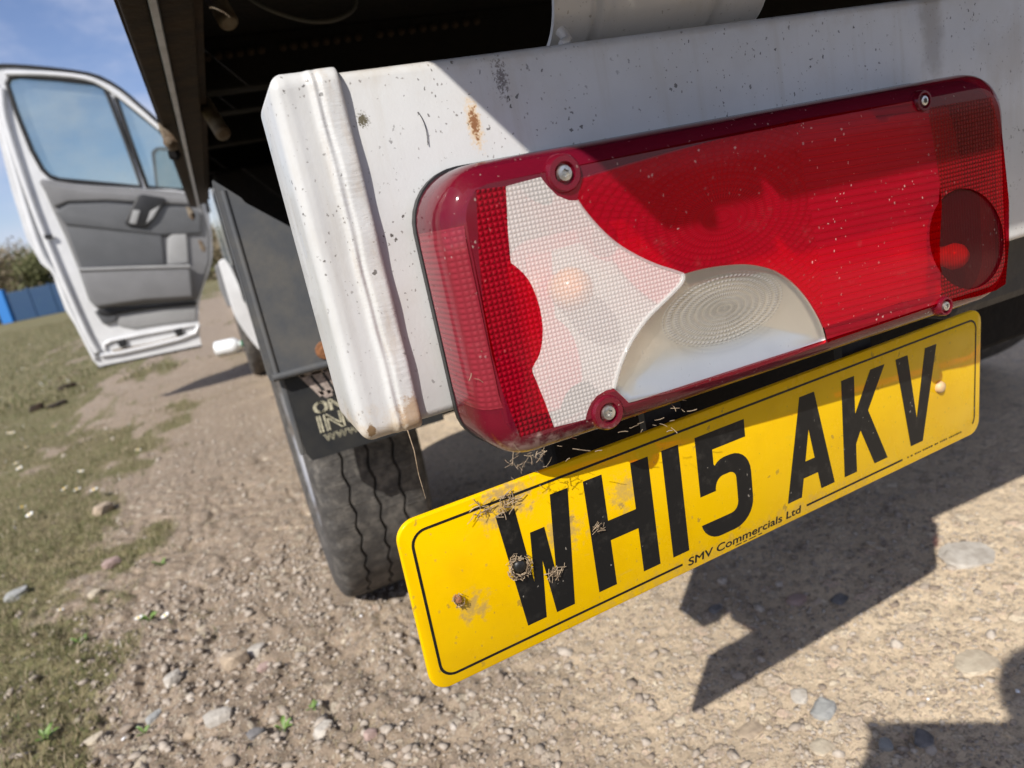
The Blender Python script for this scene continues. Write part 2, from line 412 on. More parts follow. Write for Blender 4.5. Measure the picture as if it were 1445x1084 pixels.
M['rusty'] = simple('rusty_steel', (.022, .016, .012), .8, 0, .3, 25, .6, 90, .003, (.042, .026, .015), spec=.25)
M['rust_pale'] = simple('pale_weathered_steel', (.20, .165, .12), .75, 0, .3, 40, .5, 120, .002, (.11, .07, .04))
M['galv'] = simple('galvanised_steel', (.42, .44, .47), .38, .7, .25, 30, .25, 140, .001)
M['chassis'] = simple('chassis_paint', (.020, .020, .021), .6, 0, .4, 12, .5, 70, .003, (.045, .038, .03))
M['guard'] = simple('guard_plastic', (.075, .08, .088), .5, 0, .3, 16, .25, 150, .001, (.12, .115, .105))
M['flap'] = simple('flap_rubber', (.010, .012, .015), .6, 0, .3, 22, .25, 150, .001, (.024, .024, .023))
M['print'] = simple('worn_cream_print', (.62, .58, .42), .7, 0, .25, 220, .1, 300, .0005, (.30, .28, .21))
M['wear'] = simple('scraped_dust', (.45, .37, .32), .85, 0, .3, 160, .4, 300, .0008, (.22, .18, .16))
M['rust'] = simple('rust', (.28, .12, .05), .85, 0, .4, 150, .6, 350, .001)
M['white_car'] = simple('white_body_paint', (.63, .635, .64), .25, 0, .08, 12, .03, 60, .001, coat=.6)
M['trim'] = simple('grey_trim', (.165, .165, .168), .6, 0, .12, 9, .25, 500, .0006)
M['trim_dark'] = simple('dark_grey_trim', (.085, .088, .093), .65, 0, .12, 12, .25, 500, .0006)
M['trim_pale'] = simple('pale_grey_trim', (.27, .27, .268), .55, 0, .12, 9, .25, 500, .0006)
M['dark_seal'] = simple('black_seal', (.012, .012, .013), .5, 0, .3, 30, .1)
M['straw'] = simple('dry_straw', (.40, .31, .21), .9, 0, .4, 200, .3, 400, .0005, (.20, .14, .085))
M['rim_steel'] = simple('wheel_steel', (.30, .30, .31), .5, .5, .3, 20, .3, 90, .001, (.14, .11, .08))

def glass(name, tint, gloss=.12):
    t = NT(name); tr = t.n('ShaderNodeBsdfTransparent'); t.put(tr.inputs[0], tint)
    gl = t.n('ShaderNodeBsdfGlossy'); gl.inputs['Roughness'].default_value = .02
    df = t.n('ShaderNodeBsdfDiffuse'); t.put(df.inputs[0], (.36, .40, .38))
    m0 = t.n('ShaderNodeMixShader'); t.put(m0.inputs[0], t.step(t.noise(3, 5, .6), .3, .7, .04, .34)); t.put(m0.inputs[1], tr.outputs[0]); t.put(m0.inputs[2], df.outputs[0])
    m = t.n('ShaderNodeMixShader'); t.put(m.inputs[0], t.schlick(.06)); t.put(m.inputs[1], m0.outputs[0]); t.put(m.inputs[2], gl.outputs[0])
    return t.done(m.outputs[0])
M['glass'] = glass('tinted_glass', (.52, .66, .66))
M['mirror'] = (lambda t: t.done(t.bsdf(t.mix(t.noise(30, 3), (.80, .84, .86), (.88, .90, .92)), .03, 1.)))(NT('mirror_silver'))

def tyre_mat():
    t = NT('tyre_rubber'); d = t.step(t.noise(40, 6, .7), .4, .75)
    base = t.mix(d, (.062, .058, .054), (.17, .155, .135))
    wear = t.step(t.noise(220, 4, .7), .5, .75)
    base = t.mix(t.math('MULTIPLY', wear, .35), base, (.24, .215, .185))
    return t.done(t.bsdf(base, .8, 0, t.bump(t.math('ADD', t.noise(260, 5, .7), t.math('MULTIPLY', t.step(t.noise(1, 3, .6, v=t.map((14, 190, 190))), .52, .62), 1.2)), .6, .0018), 0, .3))
M['tyre'] = tyre_mat()

# ------------------------------------------------------------------ ground
def grass_amount(x, y):
    edge = -.10 - .085 * np.clip(y, 0, 12)
    n = fbm(x * 3.1 + 3, y * 1.6, 3, 5); n2 = fbm(x * .7, y * .45, 9, 3); n3 = fbm(x * 11, y * 7, 17, 3)
    g = (edge - x) * (1.45 / (.35 + .10 * np.clip(y, 0, 12))) + (n - .5) * 3.4 + (n3 - .5) * 2.0 + .34
    g = g - np.clip((x - edge - .08) / .22, 0, 3) * (y < 12)
    far = np.clip((y - 17) / 9, 0, 1); side = np.clip((x - 3.2) / 1.5, 0, 1)
    g = np.maximum(g, np.maximum(far * 1.6, side * 1.5) + (n - .5) * 1.6)
    g = g - np.clip((n2 - .55) * 5, 0, .55) * (y > 1.6)
    g = np.where(y < -1.5, np.maximum(g, (-1.5 - y) * .5 + (n - .5) * 2), g)
    return np.clip(g, 0, 1)
def ground_h(x, y):
    r = np.hypot(x, y); near = np.clip(1.55 - r / 2.6, .12, 1)
    h = (fbm(x * 1.3, y * 1.3, 1, 3) - .5) * .05 * np.clip((r - .8) / 3, 0, 1)
    left = np.clip((.42 - x) / .45, 0, 1)
    wx = x + (fbm(x * 6, y * 6, 41, 2) - .5) * .10; wy = y + (fbm(x * 6, y * 6, 43, 2) - .5) * .10
    rough = fbm(wx * 9, wy * 9, 2, 3) - .5
    h = h + rough * (.007 + .022 * left) * near
    ridge = np.abs(vnoise(wx * 17, wy * 13, 21) - .5) * 2
    h = h - np.clip(.22 - ridge, 0, 1) * .050 * left * near
    ridge2 = np.abs(vnoise(wx * 38, wy * 33, 23) - .5) * 2
    h = h - np.clip(.25 - ridge2, 0, 1) * (.006 + .020 * left) * near
    h = h + (fbm(wx * 52, wy * 52, 5, 3) - .5) * (.004 + .014 * left) * near
    return h * np.where((np.abs(x - .15) < .2) & (np.abs(y - 1.49) < .12), .15, 1)
def axis(lo, hi, step, far, g=1.16):
    a = list(np.arange(lo, hi, step)); d = step; p = a[0]; left = []
    while p > -far: d *= g; p -= d; left.append(p)
    d = step; p = a[-1]; right = []
    while p < far: d *= g; p += d; right.append(p)
    return np.array(left[::-1] + a + right)
gx = axis(-1.3, 1.45, .0060, 500, 1.12); gy = axis(.38, 2.6, .0060, 500, 1.12)
GX, GY = np.meshgrid(gx, gy); GZ = ground_h(GX, GY)
nx, ny = len(gx), len(gy)
gv = np.stack([GX.ravel(), GY.ravel(), GZ.ravel()], 1)
ii = (np.arange(ny - 1)[:, None] * nx + np.arange(nx - 1)[None, :]).ravel()
gf = np.stack([ii, ii + 1, ii + nx + 1, ii + nx], 1)
def np_mesh(name, verts, faces):
    me = bpy.data.meshes.new(name); k = faces.shape[1]
    me.vertices.add(len(verts)); me.vertices.foreach_set('co', np.ascontiguousarray(verts, np.float32).ravel())
    me.loops.add(faces.size); me.loops.foreach_set('vertex_index', np.ascontiguousarray(faces, np.int32).ravel())
    me.polygons.add(len(faces)); me.polygons.foreach_set('loop_start', np.arange(0, faces.size, k, dtype=np.int32))
    me.update(calc_edges=True); return me
gme = np_mesh('ground', gv, gf)
at = gme.attributes.new('grass', 'FLOAT', 'POINT'); at.data.foreach_set('value', grass_amount(GX, GY).ravel().astype(np.float32))
def ground_mat():
    t = NT('stony_earth'); a = t.n('ShaderNodeAttribute', attribute_name='grass').outputs['Fac']
    X, Y, Z = t.sep(t.P)
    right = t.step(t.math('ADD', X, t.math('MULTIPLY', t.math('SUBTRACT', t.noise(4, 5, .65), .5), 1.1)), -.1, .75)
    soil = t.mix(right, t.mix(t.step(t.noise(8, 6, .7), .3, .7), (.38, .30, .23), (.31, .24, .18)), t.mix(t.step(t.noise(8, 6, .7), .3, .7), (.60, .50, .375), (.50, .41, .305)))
    soil = t.mix(t.math('MULTIPLY', t.step(t.noise(55, 6, .75, dist=.6), .45, .7), .5), soil, (.50, .42, .325))
    soil = t.mix(t.math('MULTIPLY', t.step(t.noise(130, 5, .75, dist=.5), .52, .68), .55), soil, (.21, .16, .115))
    soil = t.mix(t.math('MULTIPLY', t.step(t.noise(90, 4, .7, v=t.map((1, 1, 1), (3.1, 1.7, 0))), .60, .72), .5), soil, (.44, .30, .24))
    wv = t.n('ShaderNodeVectorMath', operation='ADD'); t.put(wv.inputs[0], t.P)
    nz = t.n('ShaderNodeTexNoise'); t.put(nz.inputs[0], t.P); nz.inputs['Scale'].default_value = 110; nz.inputs['Detail'].default_value = 4
    ns = t.n('ShaderNodeVectorMath', operation='SCALE'); t.put(ns.inputs[0], nz.outputs[1]); ns.inputs['Scale'].default_value = .016; t.put(wv.inputs[1], ns.outputs[0])
    st = None
    for scl, pick, amt in ((34, .72, .75), (75, .55, .8), (170, .45, .75)):
        v = t.n('ShaderNodeTexVoronoi'); t.put(v.inputs[0], wv.outputs[0]); v.inputs['Scale'].default_value = scl
        vr = t.sep(v.outputs['Color'])
        m = t.math('MULTIPLY', t.step(v.outputs[0], .46, .34), t.step(vr[0], pick, pick + .03))
        r = t.n('ShaderNodeValToRGB'); t.put(r.inputs[0], vr[1]); cr = r.color_ramp; cr.elements[0].color = (.33, .27, .21, 1); cr.elements[1].color = (.70, .63, .52, 1)
        e = cr.elements.new(.35); e.color = (.48, .43, .37, 1); e = cr.elements.new(.6); e.color = (.58, .45, .37, 1); e = cr.elements.new(.8); e.color = (.62, .54, .42, 1)
        edge = t.math('MULTIPLY', t.math('MULTIPLY', t.step(v.outputs[0], .62, .44), t.step(vr[0], pick, pick + .03)), .45)
        soil = t.mix(edge, soil, (.20, .155, .115))
        soil = t.mix(t.math('MULTIPLY', m, amt), soil, r.outputs[0])
        st = m if st is None else t.math('MAXIMUM', st, m)
    soil = t.mix(t.math('MULTIPLY', t.step(t.noise(420, 3, .8), .56, .66), .5), soil, (.17, .135, .10))
    soil = t.mix(t.math('MULTIPLY', t.step(t.noise(380, 3, .8, v=t.map((1, 1, 1), (5, 2, 0))), .58, .66), .45), soil, (.66, .58, .46))
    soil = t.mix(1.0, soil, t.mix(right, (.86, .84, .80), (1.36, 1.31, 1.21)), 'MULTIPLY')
    turf = t.mix(t.step(t.noise(5, 6, .7), .3, .7), (.165, .155, .068), (.235, .19, .11))
    turf = t.mix(t.step(t.noise(110, 4, .7), .45, .7), turf, (.10, .11, .042))
    c = t.mix(t.step(t.math('ADD', a, t.math('MULTIPLY', t.math('SUBTRACT', t.noise(45, 5, .7), .5), .7)), .35, .75), soil, turf)
    hgt = t.math('ADD', t.math('ADD', t.math('MULTIPLY', st, .8), t.noise(140, 6, .75)), t.math('MULTIPLY', t.noise(400, 3, .7), .4))
    return t.done(t.bsdf(c, .92, 0, t.bump(hgt, .75, .005), 0, .25))
M['ground'] = ground_mat()
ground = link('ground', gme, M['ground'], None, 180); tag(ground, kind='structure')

def zat(x, y):
    return float(ground_h(np.array([x]), np.array([y]))[0])

# ------------------------------------------------------------------ gravel (stuff)
def ico():
    bm = bmesh.new(); bmesh.ops.create_icosphere(bm, subdivisions=1, radius=1)
    v = np.array([x.co[:] for x in bm.verts]); f = np.array([[q.index for q in p.verts] for p in bm.faces]); bm.free(); return v, f
IV, IF = ico()
def stones_mesh(name, px, py, size, mat, sink=.12):
    n = len(px); k = len(IV)
    v = IV[None] * (1 + rng.uniform(-.38, .30, (n, k, 1)))
    v = v * np.stack([rng.uniform(.7, 1.3, n), rng.uniform(.6, 1.0, n), rng.uniform(.35, .7, n)], 1)[:, None, :]
    a = rng.uniform(0, 2 * PI, n); c, s = np.cos(a)[:, None], np.sin(a)[:, None]
    tl = rng.normal(0, .25, (n, 1))
    x, y, z = v[..., 0], v[..., 1], v[..., 2] + v[..., 0] * tl
    v = np.stack([x * c - y * s, x * s + y * c, z], 2) * size[:, None, None]
    v += np.stack([px, py, ground_h(px, py) + size * sink], 1)[:, None, :]
    f = IF[None] + (np.arange(n) * k)[:, None, None]
    me = np_mesh(name, v.reshape(-1, 3), f.reshape(-1, 3))
    at = me.attributes.new('tone', 'FLOAT', 'POINT'); at.data.foreach_set('value', np.repeat(rng.random(n), k).astype(np.float32))
    return link(name, me, mat)
def gravel_mat():
    t = NT('gravel_stone'); a = t.n('ShaderNodeAttribute', attribute_name='tone').outputs['Fac']
    r = t.n('ShaderNodeValToRGB'); t.put(r.inputs[0], a); cr = r.color_ramp
    for p, c in ((0, (.24, .19, .145)), (.3, (.36, .29, .225)), (.6, (.42, .345, .27)), (.85, (.38, .29, .24)), (1, (.50, .44, .37))):
        e = cr.elements[0] if p == 0 else (cr.elements[1] if p == 1 else cr.elements.new(p)); e.position = p; e.color = (*c, 1)
    c = t.mix(t.math('MULTIPLY', t.step(t.noise(180, 4, .7), .4, .7), .5), r.outputs[0], (.24, .19, .15))
    return t.done(t.bsdf(c, .85, 0, t.bump(t.noise(300, 4, .7), .5, .002), 0, .3))
M['gravel'] = gravel_mat()
n = 42000
d = .45 + 5.2 * rng.random(n) ** 2.0; ang = rng.uniform(-.62, .95, n); near = rng.random(n) < .5
px_ = np.where(near, rng.uniform(-.6, 1.1, n), d * np.sin(ang)); py_ = np.where(near, rng.uniform(.4, 1.8, n), d * np.cos(ang))
size = np.exp(rng.normal(math.log(.0029), .58, n)).clip(.0012, .0105) * np.clip(.8 + d * .12, .8, 1.3)
keep = (rng.random(n) > grass_amount(px_, py_) * .75) & ~((np.abs(px_ - .15) < .11) & (np.abs(py_ - 1.49) < .1)); keep &= ~((px_ > .25) & (size > .0050) & (rng.random(n) < .8)); keep &= ~((px_ > .25) & (rng.random(n) < .15))
tag(stones_mesh('gravel', px_[keep], py_[keep], size[keep], M['gravel']), 'loose pale gravel scattered over the stony ground', 'gravel', kind='stuff')

# ------------------------------------------------------------------ grass (stuff)
def grass(name, n, xr, yr, hmin, hmax, wid, mat, thr=.30, power=1.6, bare=.05):
    x = rng.uniform(*xr, n); y = yr[0] + (yr[1] - yr[0]) * rng.random(n) ** power
    g = grass_amount(x, y) * (.35 + .9 * fbm(x * 7, y * 7, 31, 3)); k = (g > thr) & (rng.random(n) < g * 1.4 + bare); x, y, g = x[k], y[k], g[k]; n = len(x)
    h = rng.uniform(hmin, hmax, n) * (.5 + .7 * g); a = rng.uniform(0, 2 * PI, n); lean = rng.uniform(.25, 1.25, n) * h; w = wid * rng.uniform(.6, 1.3, n)
    z = ground_h(x, y) - .002; dx, dy = np.cos(a), np.sin(a)
    def P(t, side, hz): return np.stack([x + dx * lean * t**2 + side * -dy * w, y + dy * lean * t**2 + side * dx * w, z + h * hz], 1)
    v = np.stack([P(0, -1, 0), P(0, 1, 0), P(.55, .8, .62), P(.55, -.8, .62), P(1, 0, .92)], 1)
    b = (np.arange(n) * 5)[:, None]
    f = np.concatenate([b + np.array([[0, 1, 2]]), b + np.array([[0, 2, 3]]), b + np.array([[3, 2, 4]])])
    me = np_mesh(name, v.reshape(-1, 3), f)
    at = me.attributes.new('tone', 'FLOAT', 'POINT'); at.data.foreach_set('value', np.repeat(rng.random(n), 5).astype(np.float32))
    return link(name, me, mat)
def grass_mat(name, cols):
    t = NT(name); a = t.n('ShaderNodeAttribute', attribute_name='tone').outputs['Fac']
    r = t.n('ShaderNodeValToRGB'); t.put(r.inputs[0], a); cr = r.color_ramp
    for i, c in enumerate(cols):
        p = i / (len(cols) - 1); e = cr.elements[0] if i == 0 else (cr.elements[1] if p == 1 else cr.elements.new(p)); e.position = p; e.color = (*c, 1)
    b = t.bsdf(r.outputs[0], .6, 0, None, 0, .3); tl = t.n('ShaderNodeBsdfTranslucent'); t.put(tl.inputs[0], r.outputs[0])
    m = t.n('ShaderNodeMixShader'); m.inputs[0].default_value = .3; t.put(m.inputs[1], b); t.put(m.inputs[2], tl.outputs[0]); return t.done(m.outputs[0])
M['grass'] = grass_mat('grass_blade', [(.09, .115, .032), (.125, .14, .045), (.19, .165, .07), (.29, .23, .125), (.37, .30, .185)])
M['straw_grass'] = grass_mat('straw_blade', [(.20, .17, .085), (.30, .24, .14), (.40, .32, .20), (.14, .145, .05), (.45, .37, .25)])
tag(grass('grass', 110000, (-2.6, .1), (.9, 6.5), .008, .026, .0011, M['grass']), 'short worn grass growing along the left of the track', 'grass', kind='stuff')
tag(grass('grass', 60000, (-1.9, .12), (.8, 4.5), .006, .018, .0009, M['straw_grass'], -1, 1.7, .16), 'sparse dry blades lying on the bare earth beside the grass', 'dry grass', kind='stuff')
tag(grass('grass', 60000, (-9, .5), (6, 26), .02, .05, .004, M['grass'], .25, 1.5), 'thin grass of the field beyond the open door', 'grass', kind='stuff')

# ================================================================== THE TRUCK
truck = empty('flatbed_truck', (.6, 1.44, 0), 'white flatbed truck seen close from its rear left corner with the cab door open', 'truck')
root = truck
def sub(name, parent=root):
    return name, parent

# ---- rear cross bar (white steel channel) and its welded end cap
BY = .400
mb = MB()
prof = [(BY + .004, H + .0835), (BY + .0012, H + .0815), (BY, H + .078), (BY, H - .105), (BY + .0015, H - .109), (BY + .005, H - .1105),
        (BY + .075, H - .1105), (BY + .075, H - .107), (BY + .006, H - .107), (BY + .0035, H - .104), (BY + .0035, H + .0775),
        (BY + .006, H + .0805), (BY + .075, H + .0805), (BY + .075, H + .0835)]
n = len(prof); x0, x1 = .0845, 1.98; xs_ = np.linspace(x0, x1, 60); vs = []
for x in xs_: vs += [(x, y, z) for y, z in prof]
fs = [(i*n+j, i*n+(j+1) % n, (i+1)*n+(j+1) % n, (i+1)*n+j) for i in range(len(xs_)-1) for j in range(n)]
fs += [tuple(range(n)), tuple((len(xs_)-1)*n + j for j in range(n))]
bar = mb.add(vs, fs).build('rear_crossbar', M['paint'], root, smooth=50)

def end_cap():
    # front profile across the cap: distance along x against how far it stands proud of the bar face
    nxp, nz = 64, 420
    X0, X1 = .0495, .0868; Z0, Z1 = H - .1135, H + .0865
    V = []; Fc = []
    for iz in range(nz):
        tz = iz / (nz - 1); z = Z0 + (Z1 - Z0) * tz
        e = min(z - Z0, Z1 - z); q = .009
        back = (q - math.sqrt(max(q*q - max(q - e, 0)**2, 0))) if e < q else 0
        qc = .011; xin = (qc - math.sqrt(max(qc*qc - max(qc - e, 0)**2, 0))) if e < qc else 0
        row = []
        for ix in range(nxp):
            u = ix / (nxp - 1); x = X0 + xin * (1 - u) + (X1 - X0) * u
            s = x - X0
            left = .0058
            d = -(left - math.sqrt(max(left**2 - max(left - s, 0)**2, 0))) * 1.35 if s < left else 0
            d += .0003 * math.exp(-((s - .0085) / .0025)**2)           # pressed roll beside the rounded edge
            wob = .0006 * math.sin(z * 63) + .0003 * math.sin(z * 171 + 1)
            b1 = s - .0225 - wob * .6
            d += .0019 * math.exp(-(b1 / .0020)**2)
            b2 = s - .0306 - wob * .4
            amp = .5 + .5 * math.sin(z * 61 + 1.2 * math.sin(z * 133)); rip = amp * (.5 + .5 * math.sin(z * 2 * PI / .0043 + math.cos(b2 * 300) * 2.0 + 2.6 * math.sin(z * 190) + 1.7 * math.sin(z * 77)))
            d += (.0028 + .00006 * rip + .0003 * math.sin(z * 170 + 2)) * math.exp(-(abs(b2) / .0060)**6)
            d += .00006 * rip * math.exp(-(b1 / .0026)**2)
            d -= .0004 * math.exp(-((s - .0252 - wob) / .0009)**2)
            if s > .0362: d -= (s - .0362) * 6
            y = BY - .003 - d + back * 1.0
            row.append((x, y, z))
        V += row
    for i in range(nz - 1):
        for j in range(nxp - 1): a = i * nxp + j; Fc.append((a, a + 1, a + nxp + 1, a + nxp))
    # the cap wraps back round the end, top and bottom of the bar
    V = [Vector(v) for v in V]
    ring = [j for j in range(nxp)] + [i * nxp + nxp - 1 for i in range(1, nz)] + [(nz-1) * nxp + j for j in range(nxp - 2, -1, -1)] + [i * nxp for i in range(nz - 2, 0, -1)]
    o = len(V); V += [Vector((V[i].x, BY + .062, V[i].z)) for i in ring]
    m = len(ring)
    Fc += [(ring[k], ring[(k+1) % m], o + (k+1) % m, o + k) for k in range(m)]; Fc.append(tuple(o + k for k in range(m)))
    return MB().add(V, Fc).build('end_cap', M['paint_weld'], bar, smooth=70)
end_cap()
# ---- rolled white post foot standing on the bar
mb = MB(); V = []; nseg = 22; xs_ = np.linspace(.2285, .402, 90)
for x in xs_:
    r = .036
    for c, w, dd in ((.2605, .0035, .0040), (.269, .004, .0015), (.3545, .0035, .0040), (.363, .004, .0015)): r -= dd * math.exp(-((x - c) / w)**2)
    r += .0016 * math.exp(-((x - .2285) / .0025)**2)
    if x > .392: r -= .010 * ((x - .392) / .010)**2
    for rr_ in (r, r - .003):
        for k in range(nseg):
            t = math.radians(-88 + 176 * k / (nseg - 1)); V.append((x, .4545 - rr_ * math.cos(t), H + .121 + rr_ * math.sin(t)))
m_ = len(xs_); w2 = 2 * nseg; ring = list(range(nseg)) + list(range(2 * nseg - 1, nseg - 1, -1))
Fc = [(i*w2+ring[k], i*w2+ring[(k+1) % w2], (i+1)*w2+ring[(k+1) % w2], (i+1)*w2+ring[k]) for i in range(m_-1) for k in range(w2)] + [tuple(ring), tuple((m_-1)*w2+k for k in ring)]
roll = mb.add(V, Fc).build('ribbed_tube', M['paint'], root, smooth=50)
mb = MB(); mb.tube([(.229, .418, H + .094), (.231, .414, H + .087), (.226, .409, H + .0855), (.222, .407, H + .0845)], [.0035, .0028, .0030, .0018], 10)
mb.build('paint_run', M['paint'], roll, smooth=60)

# ---- tail light
LY = .345
lamp = empty('tail_light', (.314, LY, H - .055), None, None); lamp.parent = root; lamp.matrix_parent_inverse = world_of(root).inverted()
LX0, LX1, LZ0, LZ1 = .107, .5215, H - .1345, H + .0245
LR = [.026, .032, .034, .030]
def outline(inset, n=10): return round_rect(LX0 + inset, LZ0 + inset, LX1 - inset, LZ1 - inset, [max(r - inset, .004) for r in LR], n)
def L3(y): return lambda px, py: tuple(aty(px, py, y))
I_r = [(763,250),(772,262),(786,276),(803,283),(814,283)]
I_curve = smooth_poly([(814,283),(826,300),(845,322),(868,343),(895,360),(925,374),(950,382),(964,387)], 3)
I_arc = smooth_poly([(964,387),(961,400),(938,424),(912,450),(890,482),(875,515),(866,548)], 3)
I_boss = [(866,548),(855,551),(842,559),(834,569),(829,580),(826,592)]
I_left = smooth_poly([(782,603),(770,570),(757,538),(751,521),(759,506),(764,490),(766,465),(762,435),(751,404),(738,385),(721,371)], 2) + [(717,330),(714,263)]
IND = [(714,263),(740,256)] + I_r[:-1] + I_curve[:-1] + I_arc[:-1] + I_boss + I_left[:-1]
R_top = smooth_poly([(964,387),(985,381),(1005,377),(1030,374),(1050,373),(1070,375),(1095,382),(1118,397),(1137,417),(1152,440),(1163,463),(1168,484)], 2)
R_bot = [(1168,484),(1120,502),(1050,525),(960,552),(888,569),(880,561),(866,548)]
REV = R_top[:-1] + R_bot[:-1] + list(reversed(I_arc))[:-1]
EF = smooth_poly([(1128,169),(1134,240),(1150,330),(1160,400),(1163,463)], 3)
k63 = R_top.index((1163.0, 463.0)) if (1163.0, 463.0) in R_top else min(range(len(R_top)), key=lambda i: (R_top[i][0]-1163)**2 + (R_top[i][1]-463)**2)
BRK = [(814,283),(822,252),(1000,200),(1128,169)] + EF[1:-1] + [R_top[k63]] + list(reversed(R_top[:k63]))[:-1] + list(reversed(I_curve))[:-1]
FG = smooth_poly([(1310,160),(1322,230),(1329,289),(1326,345),(1328,400),(1326,430)], 2)
RIB = [(1128,169),(1287,142),(1298,158),(1310,160)] + FG[1:] + [(1174,481)] + [R_top[-1]] + list(reversed(R_top[k63:-1])) + list(reversed(EF[1:-1]))
ELL = [(1364 + 52*math.cos(t)*1.0 + 8*math.sin(t), 337 + 71*math.sin(t) - 6*math.cos(t)) for t in np.linspace(0, 2*PI, 36, endpoint=False)]
DOT = [(1310,160),(1312,152),(1399,137),(1410,181),(1419,235),(1424,285),(1424,345),(1419,401),(1405,410),(1381,418)] + list(reversed(FG[1:]))
GRD = [(672,268)] + [(714,263)] + list(reversed(I_left[:-1])) + [(734,617),(708,550),(694,500),(684,449),(676,366)]
FRAME = ([(672,268),(714,263),(740,256)] + I_r[:-1] + [(814,283),(822,252),(1000,200),(1128,169),(1287,142),(1298,158),(1310,160),(1312,152),(1399,137),(1410,181),(1419,235),(1424,285),(1424,345),(1419,401),(1405,410),(1381,418)]
         + [(1326,430)] + [(1174,481)] + [(1168,484)] + R_bot[1:] + I_boss[1:] + [(782,603),(734,617),(708,550),(694,500),(684,449),(676,366)])
# side wall and rolled edge of the lens, then the flat frame round the lens fields
secs = [(.0, .393), (.0, .380), (.0004, .366), (.0012, .358), (.0028, .3525), (.0055, .3488), (.0088, .3467), (.0125, LY)]
V = []; n = len(outline(0))
for ins, y in secs: V += [(x, y, z) for x, z in outline(ins)]
Fc = [(i*n+k, i*n+(k+1) % n, (i+1)*n+(k+1) % n, (i+1)*n+k) for i in range(len(secs)-1) for k in range(n)]
MB().add(V, Fc).build('lens_rim', M['rim'], lamp, smooth=60)
loop_out = [(x, z) for x, z in outline(.0125)]
def ground_loop(pts): return [(v.x, v.z) for v in (aty(px, py, LY) for px, py in pts)]
fill([loop_out, ground_loop(FRAME)], lambda x, z: (x, LY, z), 'lens_frame', M['rim'], lamp)
for nm, poly, mt in (('red_marker_lens', GRD, 'red_grid'), ('indicator_lens', IND, 'clear_grid'), ('reverse_lens', REV, 'clear_smooth'),
                     ('brake_lens', BRK, 'red_ring'), ('fog_lens', RIB, 'red_rib')):
    fill([poly], L3(LY), nm, M[mt], lamp)
fill([DOT, ELL], L3(LY), 'reflex_lens', M['red_dots'], lamp)
fill([ELL], L3(LY + .0015), 'oval_lens', M['red_deep'], lamp)
# raised clear seam between indicator and reverse lens, raised rings round the two left screws
mb = MB(); mb.tube([aty(px, py, LY - .0004) for px, py in I_arc], .0014, 8); mb.build('lens_seam', M['clear_rim'], lamp, smooth=60)
mb = MB(); mb.tube([aty(px, py, LY + .0002) for px, py in I_curve], .0009, 8); mb.build('lens_seam', M['clear_rim'], lamp, smooth=60)
SCREWS = [(795,245,.0048,1), (1301,143,.0036,0), (857,582,.0048,1), (1332,432,.0036,0)]
for sx, sy, sr, big in SCREWS:
    c = aty(sx, sy, LY)
    b = MB().lathe((c.x, LY, c.z), (0, -1, 0), [(-.004, .0105 if big else .0072), (.0010, .0098 if big else .0066), (.0022, .0088 if big else .006), (.0022, sr + .0012), (-.0006, sr + .0009), (-.0006, .0)], 32)
    b.build('screw_boss', M['rim'], lamp, smooth=40)
    hd = MB()
    star = [(sr * (.52 if k % 2 else .36) * math.cos(k * PI / 6), sr * (.52 if k % 2 else .36) * math.sin(k * PI / 6)) for k in range(12)]
    rings = [[(sr * math.cos(k * PI / 6), sr * math.sin(k * PI / 6)) for k in range(12)], [(sr * .82 * math.cos(k * PI / 6), sr * .82 * math.sin(k * PI / 6)) for k in range(12)], star, star]
    V = []
    for rg, yy in zip(rings, (LY - .0002, LY - .0022, LY - .0025, LY - .0006)): V += [(c.x + a, yy, c.z + q) for a, q in rg]
    Fc = [(i*12+k, i*12+(k+1) % 12, (i+1)*12+(k+1) % 12, (i+1)*12+k) for i in range(3) for k in range(12)] + [tuple(36 + k for k in range(12))]
    hd.add(V, Fc).build('screw', M['steel'], lamp, smooth=30)
# inside: bowls of the reflector, dividers, bulbs
def bowl(name, poly, depth, mt, scale=.93):
    pts = [aty(px, py, LY) for px, py in poly]; c = sum(pts, Vector()) / len(pts)
    V = []; levels = [(1.0, .0012), (.985, .0030), (.93, depth * .40), (scale, depth * .85), (scale * .5, depth)]
    for s_, dd in levels: V += [Vector((c.x + (p.x - c.x) * s_, LY + dd, c.z + (p.z - c.z) * s_)) for p in pts]
    n = len(pts); Fc = [(i*n+k, i*n+(k+1) % n, (i+1)*n+(k+1) % n, (i+1)*n+k) for i in range(4) for k in range(n)] + [tuple(4*n + k for k in range(n))]
    MB().add(V, Fc).build(name, M[mt], lamp, smooth=180)
back = [(x, z) for x, z in outline(.003)]
fill([back], lambda x, z: (x, .388, z), 'housing', M['black_plastic'], lamp, (0, .011, 0))
V = []; hs = [(.0035, .390), (.0035, .368), (.0045, .359), (.0065, .3545), (.0095, .3512), (.0125, .3496)]
for ins, y in hs: V += [(x, y, z) for x, z in outline(ins)]
n = len(outline(0)); Fc = [(i*n+k, i*n+(k+1) % n, (i+1)*n+(k+1) % n, (i+1)*n+k) for i in range(len(hs)-1) for k in range(n)]
MB().add(V, Fc).build('housing_wall', simple('housing_plastic', (.13, .12, .12), .5, 0, .2, 60, .1), lamp, smooth=60)
g = [(x, z) for x, z in round_rect(LX0 - .0006, LZ0 - .0015, LX1 - .001, LZ1 + .0016, [.027, .032, .034, .031])]
fill([g], lambda x, z: (x, .3935, z), 'gasket', M['black_plastic'], lamp, (0, .006, 0))
fill([ground_loop(FRAME)], lambda x, z: (x, .376, z), 'reflector', M['reflector'], lamp, (0, .004, 0))
bowl('reverse_reflector', REV, .0085, 'reflector_sat', .80)
